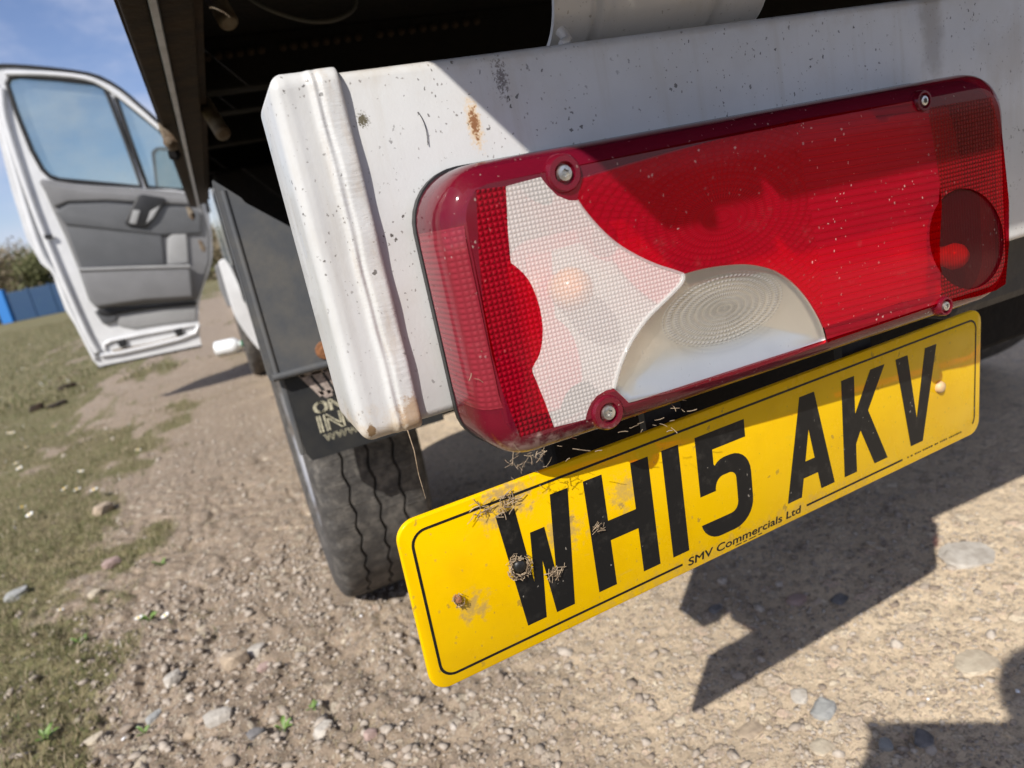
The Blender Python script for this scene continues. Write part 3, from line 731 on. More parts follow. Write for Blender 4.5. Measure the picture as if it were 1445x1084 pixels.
def bulb(px, py, y, r, mt):
    c = aty(px, py, y); MB().lathe(c, (0, -1, 0), [(-.014, .0), (-.014, r*.7), (-.006, r*.8), (0, r), (r*.5, r*.87), (r*.87, r*.5), (r, 0.0)], 20).build('bulb', M[mt], lamp, smooth=60)
bulb(806, 408, .3585, .0125, 'orange'); bulb(1346, 362, .3575, .0095, 'red_bulb')
fill([ELL], L3(.368), 'oval_bowl', simple('oval_bowl_plastic', (.05, .015, .015), .5, 0, .2, 60, .1), lamp, (0, .002, 0))
# side reflector let into the left wall, with its seam
mb = MB(); V = []
side = [(.0, .3895), (.0, .3775), (.0003, .3655), (.0011, .3575), (.0027, .3520), (.0052, .3483), (.0085, .3464), (.0112, .3453)]
zt, zb = H - .0055, H - .101
for z in np.linspace(zb, zt, 14):
    e = min(z - zb, zt - z); pr = .0009 * min(1, e / .0012)
    rb = LR[0]; corner = max(0, rb - (z - LZ0)); off = rb - math.sqrt(max(rb*rb - corner*corner, 0)) if corner > 0 else 0
    V += [(LX0 + off + a - pr, y - pr * .5, z) for a, y in side]
m_ = len(side); Fc = [(i*m_+k, i*m_+k+1, (i+1)*m_+k+1, (i+1)*m_+k) for i in range(13) for k in range(m_-1)]
MB().add(V, Fc).build('side_reflector', M['side_red'], lamp, smooth=50)

# ---- number plate
plate = empty('number_plate', (.31, .39, H - .21), None, None); plate.parent = root; plate.matrix_parent_inverse = world_of(root).inverted()
P0 = Vector((.0497, .3757, H - .2652)); PU = Vector((.99738659, .07166803, -.00914793)); PV = Vector((.01301856, -.0537283, .99847072)); PN = PU.cross(PV).normalized()
def pm(u, v, d=0.0): return P0 + PU * (u / 1000) + PV * (v / 1000) + PN * (d / 1000)
rr = round_rect(0, 0, 520, 111, 12, 8)
V = []; levels = [(0, -3.2), (0, -.9), (.35, -.3), (1.0, 0)]
for ins, d in levels:
    V += [pm(u, v, d) for u, v in round_rect(ins, ins, 520 - ins, 111 - ins, 12 - ins, 8)]
n = len(rr); Fc = [(i*n+k, i*n+(k+1) % n, (i+1)*n+(k+1) % n, (i+1)*n+k) for i in range(3) for k in range(n)] + [tuple(3*n+k for k in range(n)), tuple(reversed(range(n)))]
MB().add(V, Fc).build('plate_board', M['yellow'], plate, smooth=40)
def flat(loops, name, m=M['black_print'], d=.12):
    return fill(loops, lambda u, v: tuple(pm(u, v, d)), name, m, plate)
def arc(cx, cy, rx, ry, a0, a1, n=10): return [(cx + rx*math.cos(math.radians(a0 + (a1-a0)*k/n)), cy + ry*math.sin(math.radians(a0 + (a1-a0)*k/n))) for k in range(n+1)]
G = {
 'W': [[(0,79),(12.8,79),(17.2,27),(20.0,60),(30.0,60),(32.8,27),(37.2,79),(50,79),(42.2,0),(28.8,0),(25,39),(21.2,0),(7.8,0)]],
 'H': [[(0,0),(14,0),(14,32.5),(36,32.5),(36,0),(50,0),(50,79),(36,79),(36,46.5),(14,46.5),(14,79),(0,79)]],
 '1': [[(0,0),(14,0),(14,79),(0,79)]],
 '5': [[(47,79),(3,79),(3,35),(17,35)] + arc(24.5,36,7.5,8.5,175,95,5) + [(30,44.5)] + arc(30,38.5,6,6,80,0,4) + [(36,20.5)] + arc(29,20.5,7,7,0,-90,4) + [(21,13.5)] + arc(21,20,6.5,6.5,-90,-170,4) + [(1.5,17.5)] + arc(18.5,16.5,17,16.5,190,270,7) + [(31,0)] + arc(31,18.5,19,18.5,-80,0,7) + arc(32,39,18,18.5,0,90,7) + [(27,57.5)] + arc(27,47,12,10.5,95,140,3) + [(17,55),(17,66),(47,66)]],
 'A': [[(17.5,79),(32.5,79),(50,0),(35.4,0),(32.4,14.5),(17.6,14.5),(14.6,0),(0,0)], [(20.2,27.5),(29.8,27.5),(25,51.5)]],
 'K': [[(0,0),(14,0),(14,23.5),(19.4,33),(34.4,0),(50,0),(28.6,47),(48.4,79),(32,79),(14,48.5),(14,79),(0,79)]],
 'V': [[(0,79),(14.4,79),(25,23),(35.6,79),(50,79),(32.6,0),(17.4,0)]],
}
u0 = 59.0
for ch, w, gap in (('W',50,11),('H',50,11),('1',14,11),('5',50,33),('A',50,11),('K',50,11),('V',50,0)):
    flat([[(u0 + a, 16 + b) for a, b in lp] for lp in G[ch]], 'character'); u0 += w + gap
def strip(path, w, name):
    V = []
    for i, p in enumerate(path):
        a = Vector(path[max(i-1, 0)]); b = Vector(path[min(i+1, len(path)-1)]); t = (b - a).normalized(); nn = Vector((-t.y, t.x))
        for s_ in (-.5, .5): V.append(pm(p[0] + nn.x*w*s_, p[1] + nn.y*w*s_, .12))
    return MB().add(V, [(2*i, 2*i+1, 2*i+3, 2*i+2) for i in range(len(path)-1)]).build(name, M['black_print'], plate)
bi = 7.6
br = round_rect(bi, bi, 520 - bi, 111 - bi, 9, 8)       # starts at the lower left corner's left side
bl, brr, tr_, tl = br[:9], br[9:18], br[18:27], br[27:36]
strip([(308, bi), (418, bi)], 1.7, 'border_line')
strip([(500, bi)] + [] + brr[0:0] + [(p[0], p[1]) for p in brr[3:]] + tr_ + tl + bl + [(188, bi)], 1.7, 'border_line') if False else None
strip(brr[4:] + tr_ + tl + bl + [(188, bi)], 1.7, 'border_line')
def plate_text(body, size, u, v, width, shear=0, off=0.0):
    vs, fs = text_polys(body, size, shear, off)
    xs = [p[0] for p in vs]; k = width / (max(xs) - min(xs)); x0 = min(xs)
    MB().add([pm(u + (p[0] - x0) * k + q, v + p[1] + w_, .12 + abs(q) * .06 + abs(w_) * .1) for q, w_ in ((0, 0), (.22, 0), (-.22, 0), (0, .16), (.1, -.16)) for p in vs], [tuple(i + j * len(vs) for i in f) for j in range(5) for f in fs]).build('dealer_name', M['black_print'], plate)
plate_text('SMV Commercials Ltd', 8.2, 193, 4.4, 109, .12, 0.0)
mb = MB()                                               # illegible fine print: only broken dashes can be made out
for a, b in ((236, 242), (243.5, 247), (249, 256), (258, 262)): mb.add([pm(a, 2.3, .12), pm(b, 2.3, .12), pm(b, 3.0, .12), pm(a, 3.0, .12)], [(0, 1, 2, 3)])
u = 424
while u < 494:
    w = 1.1 + 1.6 * random.random(); mb.add([pm(u, 6.8, .12), pm(u + w, 6.8, .12), pm(u + w, 8.2, .12), pm(u, 8.2, .12)], [(0, 1, 2, 3)]); u += w + .7 + (2 if random.random() < .2 else 0)
tag(mb.build('fine_print', M['black_print'], plate), kind='stuff')
def plate_xy(px, py):
    d = ray(px, py); o = Vector((0, 0, H)); d = Vector(d); t = (P0 - o).dot(PN) / d.dot(PN); q = o + d * t - P0
    return q.dot(PU) * 1000, q.dot(PV) * 1000
for px, py, r, mt in ((1325, 546, 5.0, 'cap'), (731, 797, 4.6, 'black_plastic'), (645, 844, 2.4, 'rust')):
    u, v = plate_xy(px, py)
    m = M.get(mt) or simple('cap_plastic', (.62, .42, .22), .5, 0, .2, 80, .1)
    o = MB().lathe(pm(u, v, 0), PN, [(-.001, r/1000), (.0012, r/1000), (.0032, r*.82/1000), (.0042, r*.45/1000), (.0042, 0)], 24).build('plate_screw', m, plate, smooth=40)
# black bracket the plate is fixed to, behind it
MB().prism([pm(30, 8, -3.6), pm(495, 8, -3.6), pm(495, 103, -3.6), pm(30, 103, -3.6)], -PN * .004).build('plate_backing', M['black_plastic'], plate)
for x in (.24, .42):
    MB().box((x, .412, H - .20), (x + .03, .420, H - .111)).build('plate_bracket', M['chassis'], root)

# ---- load bed over the bar: side rail, floor, cross members
ZB = H + .260
rail = MB().box((-.013, .111, ZB), (.0130, 3.50, ZB + .10)).build('side_rail', M['rusty'], root, bevel=.003)
MB().box((-.0165, .111, ZB + .008), (-.0135, 3.50, ZB + .02)).build('rail_lip', M['rusty'], rail)
MB().box((.0135, .111, ZB - .0045), (.0225, 3.50, ZB + .06)).build('edge_strip', M['galv'], rail, bevel=.0015)
MB().box((.023, .111, ZB + .006), (.058, 3.50, ZB + .10)).build('inner_rail', M['rusty'], rail, bevel=.003)
MB().box((.0585, .111, ZB + .020), (.070, 3.50, ZB + .10)).build('inner_flange', M['rusty'], rail)
def rope_bracket(poly, y, bolt=None):
    o = MB().prism([aty(*p, y) for p in poly], (0, .012, 0)).build('rope_bracket', M['rust_pale'], rail, bevel=.004)
    if bolt:
        c = aty(bolt[0], bolt[1], y); MB().lathe((c.x, y, c.z), (0, -1, 0), [(0, bolt[2]), (.005, bolt[2] * .95), (.006, bolt[2] * .6), (.011, bolt[2] * .55), (.012, 0)], 18).build('rope_bolt', M['rust_pale'], rail, smooth=40)
rope_bracket([(221, 172), (230, 174), (243, 187), (252, 202), (251, 211), (239, 213), (230, 197)], 1.52, (238, 201, .0095))
MB().prism([aty(*p, 1.54) for p in [(236, 212), (251, 210), (256, 217), (250, 226), (238, 222)]], (0, .03, 0)).build('bracket_foot', M['underside'], rail, bevel=.003)
rope_bracket([(262, 291), (269, 293), (276, 304), (273, 312), (266, 306)], 2.6, (270, 301, .008)); rope_bracket([(279, 338), (285, 340), (291, 351), (289, 357), (283, 352)], 3.2)
bed = MB().box((.0705, .20, ZB + .101), (2.05, 3.50, ZB + .125)).build('bed_floor', M['underside'], root)
MB().box((-.013, .111, ZB + .1015), (2.10, .199, ZB + .125)).build('bed_edge', M['underside'], root)
MB().box((.071, .1115, ZB), (2.04, .165, ZB + .10)).build('rear_beam', M['rusty'], root, bevel=.004)
MB().box((2.06, .12, ZB), (2.10, 3.50, ZB + .10)).build('side_rail', M['rusty'], root)
for y, z0 in ((1.36, .018), (1.62, .030), (2.05, .03), (2.6, .03), (3.1, .03)):
    cm = MB().box((.071, y, ZB + z0), (2.04, y + .05, ZB + .1005)).build('cross_member', M['underside'], root, bevel=.003)
    if y < 1.4:
        rv = None
        for k in range(26):
            if k in (6, 15): continue
            c = aty(293 + k * 15.2, 80.5 - k * 2.02, y - .0035)
            if rv is None: rv = MB().lathe((0, 0, 0), (0, -1, 0), [(-.003, .0065), (.001, .0065), (.0028, .0045), (.0034, 0)], 14).build('rivet', M['rusty'], cm, smooth=40)
            else: rv = rv.copy(); COL.objects.link(rv); 
            rv.location = c; rv.matrix_parent_inverse = world_of(cm).inverted()
def pin(a, b, r):
    MB().tube([a, a.lerp(b, .5), b.lerp(a, .04), b], [r, r, r, r * .7], 14).build('hanging_pin', M['rust_pale'], root, smooth=40)
pin(aty(280, -45, 1.18), aty(324, 34, 1.10), .0135); pin(aty(288, 145, 1.50), aty(316, 191, 1.42), .0135)
mb = MB(); mb.tube([aty(*p, 1.0) for p in smooth_poly([(340,-12),(370,8),(405,22),(440,30),(475,27),(500,10),(498,-20)], 4)], .0032, 8); mb.build('cable', M['chassis'], root, smooth=60)
# ---- chassis under the bed
for x in (.56, 1.30): MB().box((x, .48, H - .10), (x + .07, 4.9, H + .08)).build('chassis_rail', M['chassis'], root, bevel=.006)
MB().box((.655, .50, H - .20), (.93, .62, H - .07)).build('tow_bracket', M['chassis'], root, bevel=.01)
MB().box((.075, 2.32, H - .16), (.50, 3.02, ZB - .002)).build('added_dark_box', M['underside'], root, bevel=.01)  # black box added to keep the opening above the mudguard dark
MB().box((.255, .62, H - .30), (1.60, .66, H - .085)).build('added_dark_beam', M['underside'], root, bevel=.006)  # black beam added to darken the space between lamp and plate
AX = 1.49
MB().tube([(.26, AX, .345), (1.70, AX, .345)], .055, 18).build('rear_axle', M['chassis'], root, smooth=40)
MB().lathe((.96, AX, .345), (1, 0, 0), [(-.16, .05), (-.12, .11), (-.05, .165), (.05, .165), (.12, .11), (.16, .05)], 24).build('differential', M['chassis'], root, smooth=50)
# ---- wheels
def tyre(cx, cy, cz, R, w, parent, zig=True, nseg=300):
    half = w / 2
    cols = [(-.80*half, .62*R, 0), (-.93*half, .68*R, 0), (-1.0*half, .80*R, 0), (-.985*half, .90*R, 0), (-.93*half, .955*R, 0), (-.86*half, .982*R, 0), (-.78*half, .992*R, 0)]
    gx_ = [-.46*half, -.02*half, .42*half]; gw = .0021; gd = .0075
    prev = -.78*half
    for g_ in gx_:
        cols += [((prev + g_)/2, .9985*R, 0), (g_ - gw*1.25, R, 1), (g_ - gw*.75, R - gd, 1), (g_ + gw*.75, R - gd, 1), (g_ + gw*1.25, R, 1)]; prev = g_
    cols += [((prev + .78*half)/2, .9985*R, 0)] + [(-a, r, 0) for a, r, _ in reversed(cols[:7])]
    m = len(cols); V = []
    for k in range(nseg):
        t = 2*PI*k/nseg; ph = (k % 7) / 7; tri = abs(ph*2 - 1)*2 - 1
        notch = .0045 if k % 7 in (0, 1) else 0
        for j, (x, r, z_) in enumerate(cols):
            rr_ = r - (notch if j in (4, 5, m-5, m-6) else 0)
            V.append((cx + x + (tri * .0034 if z_ else 0), cy + rr_*math.cos(t), cz + rr_*math.sin(t)))
    Fc = [(k*m+j, k*m+j+1, ((k+1) % nseg)*m+j+1, ((k+1) % nseg)*m+j) for k in range(nseg) for j in range(m-1)]
    return MB().add(V, Fc).build('tyre', M['tyre'], parent, smooth=35)
def wheel(name, cx, cy, R, w, outer=-1, full=True):
    e = empty(name, (cx, cy, R), None, None); e.parent = root; e.matrix_parent_inverse = world_of(root).inverted()
    tyre(cx, cy, R - .006, R, w, e, nseg=300 if full else 140)
    pr = [(-.085, .62*R), (-.080, .60*R), (-.05, .57*R), (.02, .55*R), (.03, .40*R), (.0, .33*R), (-.01, .2*R), (-.06, .17*R), (-.065, 0)]
    MB().lathe((cx, cy, R - .006), (1, 0, 0), [(h * -outer * w / .19, r) for h, r in pr], 40).build('rim', M['rim_steel'], e, smooth=40)
wheel('rear_wheel', .147, AX, .348, .192)
wheel('rear_wheel', 1.85, AX, .348, .192, 1, False)
wheel('front_wheel', .145, 4.78, .345, .20, -1, False); wheel('front_wheel', 1.86, 4.78, .345, .20, 1, False)
# ---- mudguard and mud flap
GY0 = 1.03
def guard():
    a = .030; b = .300
    P = [aty(px, py, GY0) for px, py in ((300, 254), (340, 279), (346, 286), (424, 328))]
    top = [(p.x, p.z) for p in P]
    outl = [(a + .001, H - .167), (b, H - .167), (b, H - .075), (.20, H - .045)] + list(reversed(top))
    o = fill([outl], lambda x, z: (x, GY0, z), 'mudguard', M['guard'], root, (0, .004, 0))
    # turned flange down the outer edge, a low roll beside it, the bead along the bottom
    MB().prism([(a - .0005, GY0 + .0005, H - .166), (a - .0005, GY0 + .0005, H + .104), (a - .0005, GY0 + .05, H + .09), (a - .0005, GY0 + .05, H - .166)], (.0012, 0, 0)).build('guard_flange', M['guard'], o)
    MB().tube([(a + .011, GY0 + .0012, H - .160), (a + .010, GY0 + .0012, H + .09)], .0040, 10).build('guard_roll', M['guard'], o, smooth=60)
    MB().tube([(a + .004, GY0 - .001, H - .163), (b - .006, GY0 - .001, H - .163)], .0055, 10).build('guard_bead', M['guard'], o, smooth=60)
    c = aty(458, 494, GY0); MB().lathe((c.x, GY0 - .002, c.z), (0, -1, 0), [(-.002, .013), (.002, .0125), (.003, .007), (.007, .0065), (.0075, 0)], 16).build('guard_bolt', M['rust'], o, smooth=40)
    V = []; pth = []
    for k in range(4, 15): t = PI - PI * k / 14; pth.append((AX + .395 * math.cos(t), .345 + .40 * math.sin(t)))
    for y, z in pth: V += [(.125, y, z), (.30, y, z)]
    md = MB().add(V, [(2*i, 2*i+1, 2*i+3, 2*i+2) for i in range(len(pth)-1)]).build('wheel_arch', M['underside'], root, smooth=60)
    m_ = md.modifiers.new('thickness', 'SOLIDIFY'); m_.thickness = .004
guard()
FY = 1.045
flap_pts = [aty(px, py, FY) for px, py in ((398, 525), (401, 545), (437, 640), (447, 650))]
zl = flap_pts[3].z
fp = [(.046, H - .150), (.0475, H - .20), (.0500, H - .285), (.056, H - .297), (.260, H - .296), (.262, H - .150)]
flap = fill([fp], lambda x, z: (x, FY, z), 'mud_flap', M['flap'], root, (0, .006, 0))
MB().box((.042, FY - .001, H - .285), (.049, FY + .020, H - .160)).build('flap_edge', M['guard'], flap, bevel=.002)
def flap_text(body, px0, py0, px1, py1, size_px, name='flap_lettering', off=0.0):
    p0 = aty(px0, py0, FY); p1 = aty(px1, py1, FY)
    vs, fs = text_polys(body, 1.0, 0, off); xs = [q[0] for q in vs]; ys = [q[1] for q in vs]
    hgt = size_px / 1015 * 1.08
    k = (p1.x - p0.x) / (max(xs) - min(xs)); kz = hgt / (max(ys) - min(ys))
    MB().add([(p0.x + (q[0] - min(xs)) * k + e, FY - .0012 - abs(e) * .05, p0.z + (q[1] - min(ys)) * kz) for e in ((0, .0012, -.0012) if size_px > 12 else (0, .0004, -.0004)) for q in vs], [tuple(i + j * len(vs) for i in f) for j in range(3) for f in fs]).build(name, M['print'], flap)
flap_text('ONE', 445, 585, 497, 571, 16)
flap_text('ING', 453, 611, 516, 596, 24)
flap_text('www', 459, 623, 508, 611, 10)
mb = MB()                                               # what is left of a scraped-off emblem
for pts in ([(419,529),(452,560),(458,556),(436,530)], [(438,527),(464,556),(470,552),(452,523)], [(455,522),(474,549),(478,546),(462,521)], [(421,527),(460,520),(462,524),(425,533)],
            [(448,553),(460,562),(470,558),(466,550),(458,551)]):
    p = [aty(a, b, FY - .0012) for a, b in pts]; mb.add(p, [tuple(range(len(p)))])
mb.build('worn_emblem', M['wear'], flap)

# ---- cab: rear wall and lower body, seen past the wheel
def P3(y): return lambda px, py: aty(px, py, y)
cabm = MB()
cabm.box((.10, 3.56, H - .18), (1.95, 6.3, H + .45)); cab = cabm.build('cab_body', M['white_car'], root, bevel=.05, seg=3)
MB().prism([(.14, 3.60, H + .452), (.14, 5.0, H + .452), (.20, 4.75, H + 1.35), (.20, 3.66, H + 1.45)], (1.70, 0, 0)).build('cab_roof', M['white_car'], root, bevel=.05, seg=3)
MB().prism([aty(px, py, 3.9) for px, py in smooth_poly([(308, 371), (318, 366), (334, 395), (352, 440), (368, 492), (358, 485), (343, 465), (331, 445), (322, 418), (308, 371)], 3)[:-1]], (.0, .5, 0)).build('sill_panel', M['white_car'], cab, bevel=.01)
MB().prism([aty(px, py, 3.93) for px, py in [(303, 376), (309, 372), (320, 408), (328, 432), (322, 434), (311, 410)]], (0, .5, 0)).build('sill_trim', M['trim'], cab, bevel=.008)

# ---- open cab door, swung square to the truck, its inside facing the camera
DY = 4.6
door = empty('cab_door', (-.3, DY, .3), None, None); door.parent = root; door.matrix_parent_inverse = world_of(root).inverted()
DOUT = smooth_poly([(-24, 105), (-8, 94), (20, 93), (70, 97), (110, 102), (140, 109), (170, 126), (196, 148), (222, 171), (262, 214), (288, 268), (299, 330), (299, 369), (290, 398), (281, 428), (281, 466), (284, 487)], 2)
DLEFT = [(140, 517), (132, 510), (110, 465), (92, 437), (80, 405), (74, 385), (58, 372), (50, 358), (38, 338), (16, 268), (-2, 196), (-22, 130)]
DW = [(10, 118), (14, 110), (26, 108), (80, 112), (132, 118), (147, 124), (154, 138), (176, 195), (199, 263), (130, 258), (85, 254), (70, 249), (60, 239), (45, 212), (24, 160)]
DQ = [(163, 137), (170, 138), (196, 160), (226, 184), (248, 214), (262, 268), (208, 264), (184, 198)]
fill([DOUT + DLEFT, DW, DQ], lambda px, py: tuple(aty(px, py, DY)), 'door_frame', M['white_car'], door, (0, .055, 0))
fill([DW], lambda px, py: tuple(aty(px, py, DY + .03)), 'window_pane', M['glass'], door)
fill([DQ], lambda px, py: tuple(aty(px, py, DY + .03)), 'window_pane', M['glass'], door)
def loop_tube(poly, y, r, name, m):
    pts = [aty(*p, y) for p in poly]; pts.append(pts[0]); pts.append(pts[1]); MB().tube(pts, r, 8, False).build(name, m, door, smooth=60)
loop_tube(DW, DY - .002, .012, 'window_seal', M['dark_seal']); loop_tube(DQ, DY - .002, .012, 'window_seal', M['dark_seal'])
MB().tube([aty(*p, DY - .004) for p in DOUT[:22]], .010, 8).build('door_seal', M['dark_seal'], door, smooth=60)
# rolled inner edge of the frame down the free side and along the sill
MB().tube([aty(*p, DY - .012) for p in smooth_poly([(2, 125), (6, 165), (24, 225), (48, 295), (72, 355), (96, 412), (122, 470), (137, 497)], 3)], .016, 10).build('frame_roll', M['white_car'], door, smooth=60)
MB().tube([aty(*p, DY - .010) for p in smooth_poly([(-12, 115), (0, 165), (20, 235), (42, 310), (60, 360), (80, 390), (96, 430), (118, 475), (134, 506)], 3)], .013, 10).build('frame_roll', M['white_car'], door, smooth=60)
MB().tube([aty(*p, DY - .012) for p in smooth_poly([(8, 104), (60, 104), (120, 110), (152, 124), (190, 152), (226, 182)], 3)], .013, 10).build('frame_roll', M['white_car'], door, smooth=60)
def slab(pts, y, dep, name, m, bev=.012, parent=door):
    return MB().prism([aty(*p, y) for p in pts], (0, dep, 0)).build(name, M[m], parent, bevel=bev, seg=3, smooth=50)
slab([(55, 252), (72, 254), (110, 260), (170, 264), (250, 270), (282, 276), (296, 330), (296, 368), (288, 395), (278, 424), (210, 430), (136, 436), (125, 424), (110, 380), (92, 335), (72, 292)], DY - .03, .035, 'trim_panel', 'trim', .014)
slab([(78, 298), (96, 288), (150, 286), (200, 290), (262, 292), (284, 300), (284, 330), (225, 332), (92, 318)], DY - .055, .028, 'trim_recess', 'trim_dark', .012)
slab([(92, 318), (160, 322), (228, 331), (232, 374), (170, 376), (115, 379)], DY - .045, .02, 'fabric_inset', 'trim_dark', .006)
slab([(236, 336), (262, 316), (266, 372), (236, 374)], DY - .050, .02, 'speaker_grille', 'trim_pale', .006)
slab([(111, 381), (190, 378), (268, 376), (273, 420), (205, 424), (136, 434), (124, 416)], DY - .085, .06, 'door_pocket', 'trim', .016)
MB().tube([aty(*p, DY - .085) for p in [(112, 381), (190, 378), (268, 376)]], .010, 8).build('pocket_lip', M['trim_pale'], door, smooth=60)
slab([(54, 255), (70, 258), (110, 266), (170, 270), (250, 276), (281, 281), (283, 290), (200, 286), (150, 283), (96, 285), (76, 293), (66, 276)], DY - .052, .03, 'armrest', 'trim', .012)
hb = slab([(193, 277), (200, 274), (232, 279), (234, 284), (206, 322), (178, 318), (176, 312)], DY - .075, .03, 'handle_bezel', 'dark_seal', .008)
slab([(188, 296), (198, 297), (192, 317), (182, 315)], DY - .081, .012, 'pull_handle', 'trim_pale', .004)
slab([(212, 298), (226, 290), (216, 308), (206, 316)], DY - .081, .012, 'pull_handle', 'trim_pale', .004)
slab([(136, 437), (210, 431), (278, 425), (277, 430), (214, 436), (150, 446), (140, 444)], DY - .03, .02, 'trim_shadow_strip', 'dark_seal', .004)  # solid black strip drawn as the shadow below the trim panel
slab([(160, 446), (215, 437), (276, 430), (277, 452), (226, 458), (188, 464), (168, 460)], DY - .012, .02, 'inner_skin', 'trim_pale', .004)
slab([(133, 440), (150, 436), (166, 446), (160, 456), (146, 458)], DY - .022, .02, 'check_strap', 'trim_dark', .004)
MB().tube([aty(*p, DY - .008) for p in [(148, 494), (147, 486), (156, 481), (200, 472), (250, 463), (275, 458), (279, 462), (279, 468)]], .010, 8).build('sill_rib', M['white_car'], door, smooth=60)
MB().tube([aty(*p, DY - .010) for p in [(142, 502), (170, 498), (215, 488), (255, 478), (276, 470), (281, 458)]], .012, 8).build('sill_rib', M['white_car'], door, smooth=60)
for px, py in ((172, 484), (252, 468)):
    c = aty(px, py, DY - .014); MB().box((c.x - .020, DY - .02, c.z - .022), (c.x + .022, DY - .002, c.z + .02)).build('drain_plug', M['dark_seal'], door, bevel=.006)
c = aty(68, 334, DY - .02); MB().box((c.x - .018, DY - .030, c.z - .012), (c.x + .018, DY - .012, c.z + .012)).build('latch_slot', M['dark_seal'], door, bevel=.004)
slab([(158, 494), (214, 484), (274, 469), (276, 473), (216, 490), (160, 500)], DY - .004, .01, 'rust_stain', 'rust_pale', .002)
slab([(136, 516), (282, 482), (285, 490), (140, 520)], DY + .056, .04, 'sill_shade_strip', 'trim_dark', .004)  # dark grey strip stands in for the shaded underside of the door
# door mirror beyond the glass
mir = slab([(213, 214), (220, 207), (234, 207), (262, 212), (262, 272), (220, 268)], DY + .10, .12, 'mirror_housing', 'dark_seal', .015)
slab([(219, 217), (224, 212), (258, 216), (258, 266), (223, 263)], DY + .097, .0025, 'mirror_glass', 'mirror', 0)

# ================================================================== OTHER THINGS
# white bottle lying on the gravel
c0 = atz(306, 498, .045); c1 = atz(346, 494, .045); ax = (c1 - c0);  ax = Vector((ax.x, ax.y * .2, 0)).normalized()
bot = empty('plastic_bottle', (c0.x, c0.y, 0), 'white plastic bottle with a green cap lying on the track beside the wheel', 'bottle')
sc_ = 1.0
t = NT('bottle_plastic'); M['bottle'] = t.done(t.bsdf((.80, .83, .84), .25, 0, None, .4))
t = NT('green_plastic'); M['green_cap'] = t.done(t.bsdf((.02, .16, .07), .4))
zc = zat(c0.x, c0.y) + .058
MB().lathe((c0.x, c0.y, zc), ax, [(h * .8, r * .8) for h, r in ((0, 0), (.0, .062), (.008, .072), (.16, .073), (.20, .068), (.225, .040), (.235, .026), (.25, .026), (.25, 0))], 28).build('bottle_body', M['bottle'], bot, smooth=50)
cc = Vector((c0.x, c0.y, zc)) + ax * .2005
MB().lathe(cc, ax, [(0, 0), (0, .027), (.042, .026), (.044, .022), (.044, 0)], 22).build('bottle_cap', M['green_cap'], bot, smooth=40)

# countable stones
def rock(name, px, py, wpx, flat, tone, label, ang=0, sub=2, group=None, rough=.22):
    c = atz(px, py, 0); dist = (Vector((c.x, c.y, 0)) - Vector((0, 0, H))).length
    r = wpx / 1015 * dist / 2
    bm = bmesh.new(); bmesh.ops.create_icosphere(bm, subdivisions=sub, radius=1)
    sd = random.random() * 90
    for v in bm.verts:
        k = 1 + rough * (math.sin(v.co.x*2.3+sd)*math.cos(v.co.y*2.9+sd*1.7) + .6*math.sin(v.co.z*4.1+sd*2.3+v.co.x*3))
        v.co = v.co * k; v.co.x = max(-.82, min(.86, v.co.x)); v.co.y = max(-.8, min(.78, v.co.y)); v.co.z = max(-.5, min(.62, v.co.z))
        v.co = Vector((v.co.x * r, v.co.y * r * .8, v.co.z * r * flat))
    me = bpy.data.meshes.new(name); bm.to_mesh(me); bm.free()
    o = link(name, me, tone); o.location = (c.x, c.y, zat(c.x, c.y) + r * flat * .28); o.rotation_euler = (random.uniform(-.1, .1), random.uniform(-.1, .1), ang)
    return tag(o, label, 'stone', group)
def stone_mat(nm, a, b): return simple(nm, a, .85, 0, .3, 60, .6, 160, .003, b)
TAN = stone_mat('tan_stone', (.42, .33, .235), (.30, .235, .17)); PALE = stone_mat('pale_stone', (.50, .46, .40), (.36, .32, .27)); GREY = stone_mat('grey_stone', (.36, .36, .34), (.25, .25, .24))
PINK = stone_mat('pink_stone', (.40, .29, .25), (.30, .21, .18)); CREAM = stone_mat('cream_stone', (.52, .45, .34), (.42, .35, .26)); DARK = stone_mat('dark_stone', (.20, .19, .185), (.12, .115, .11))
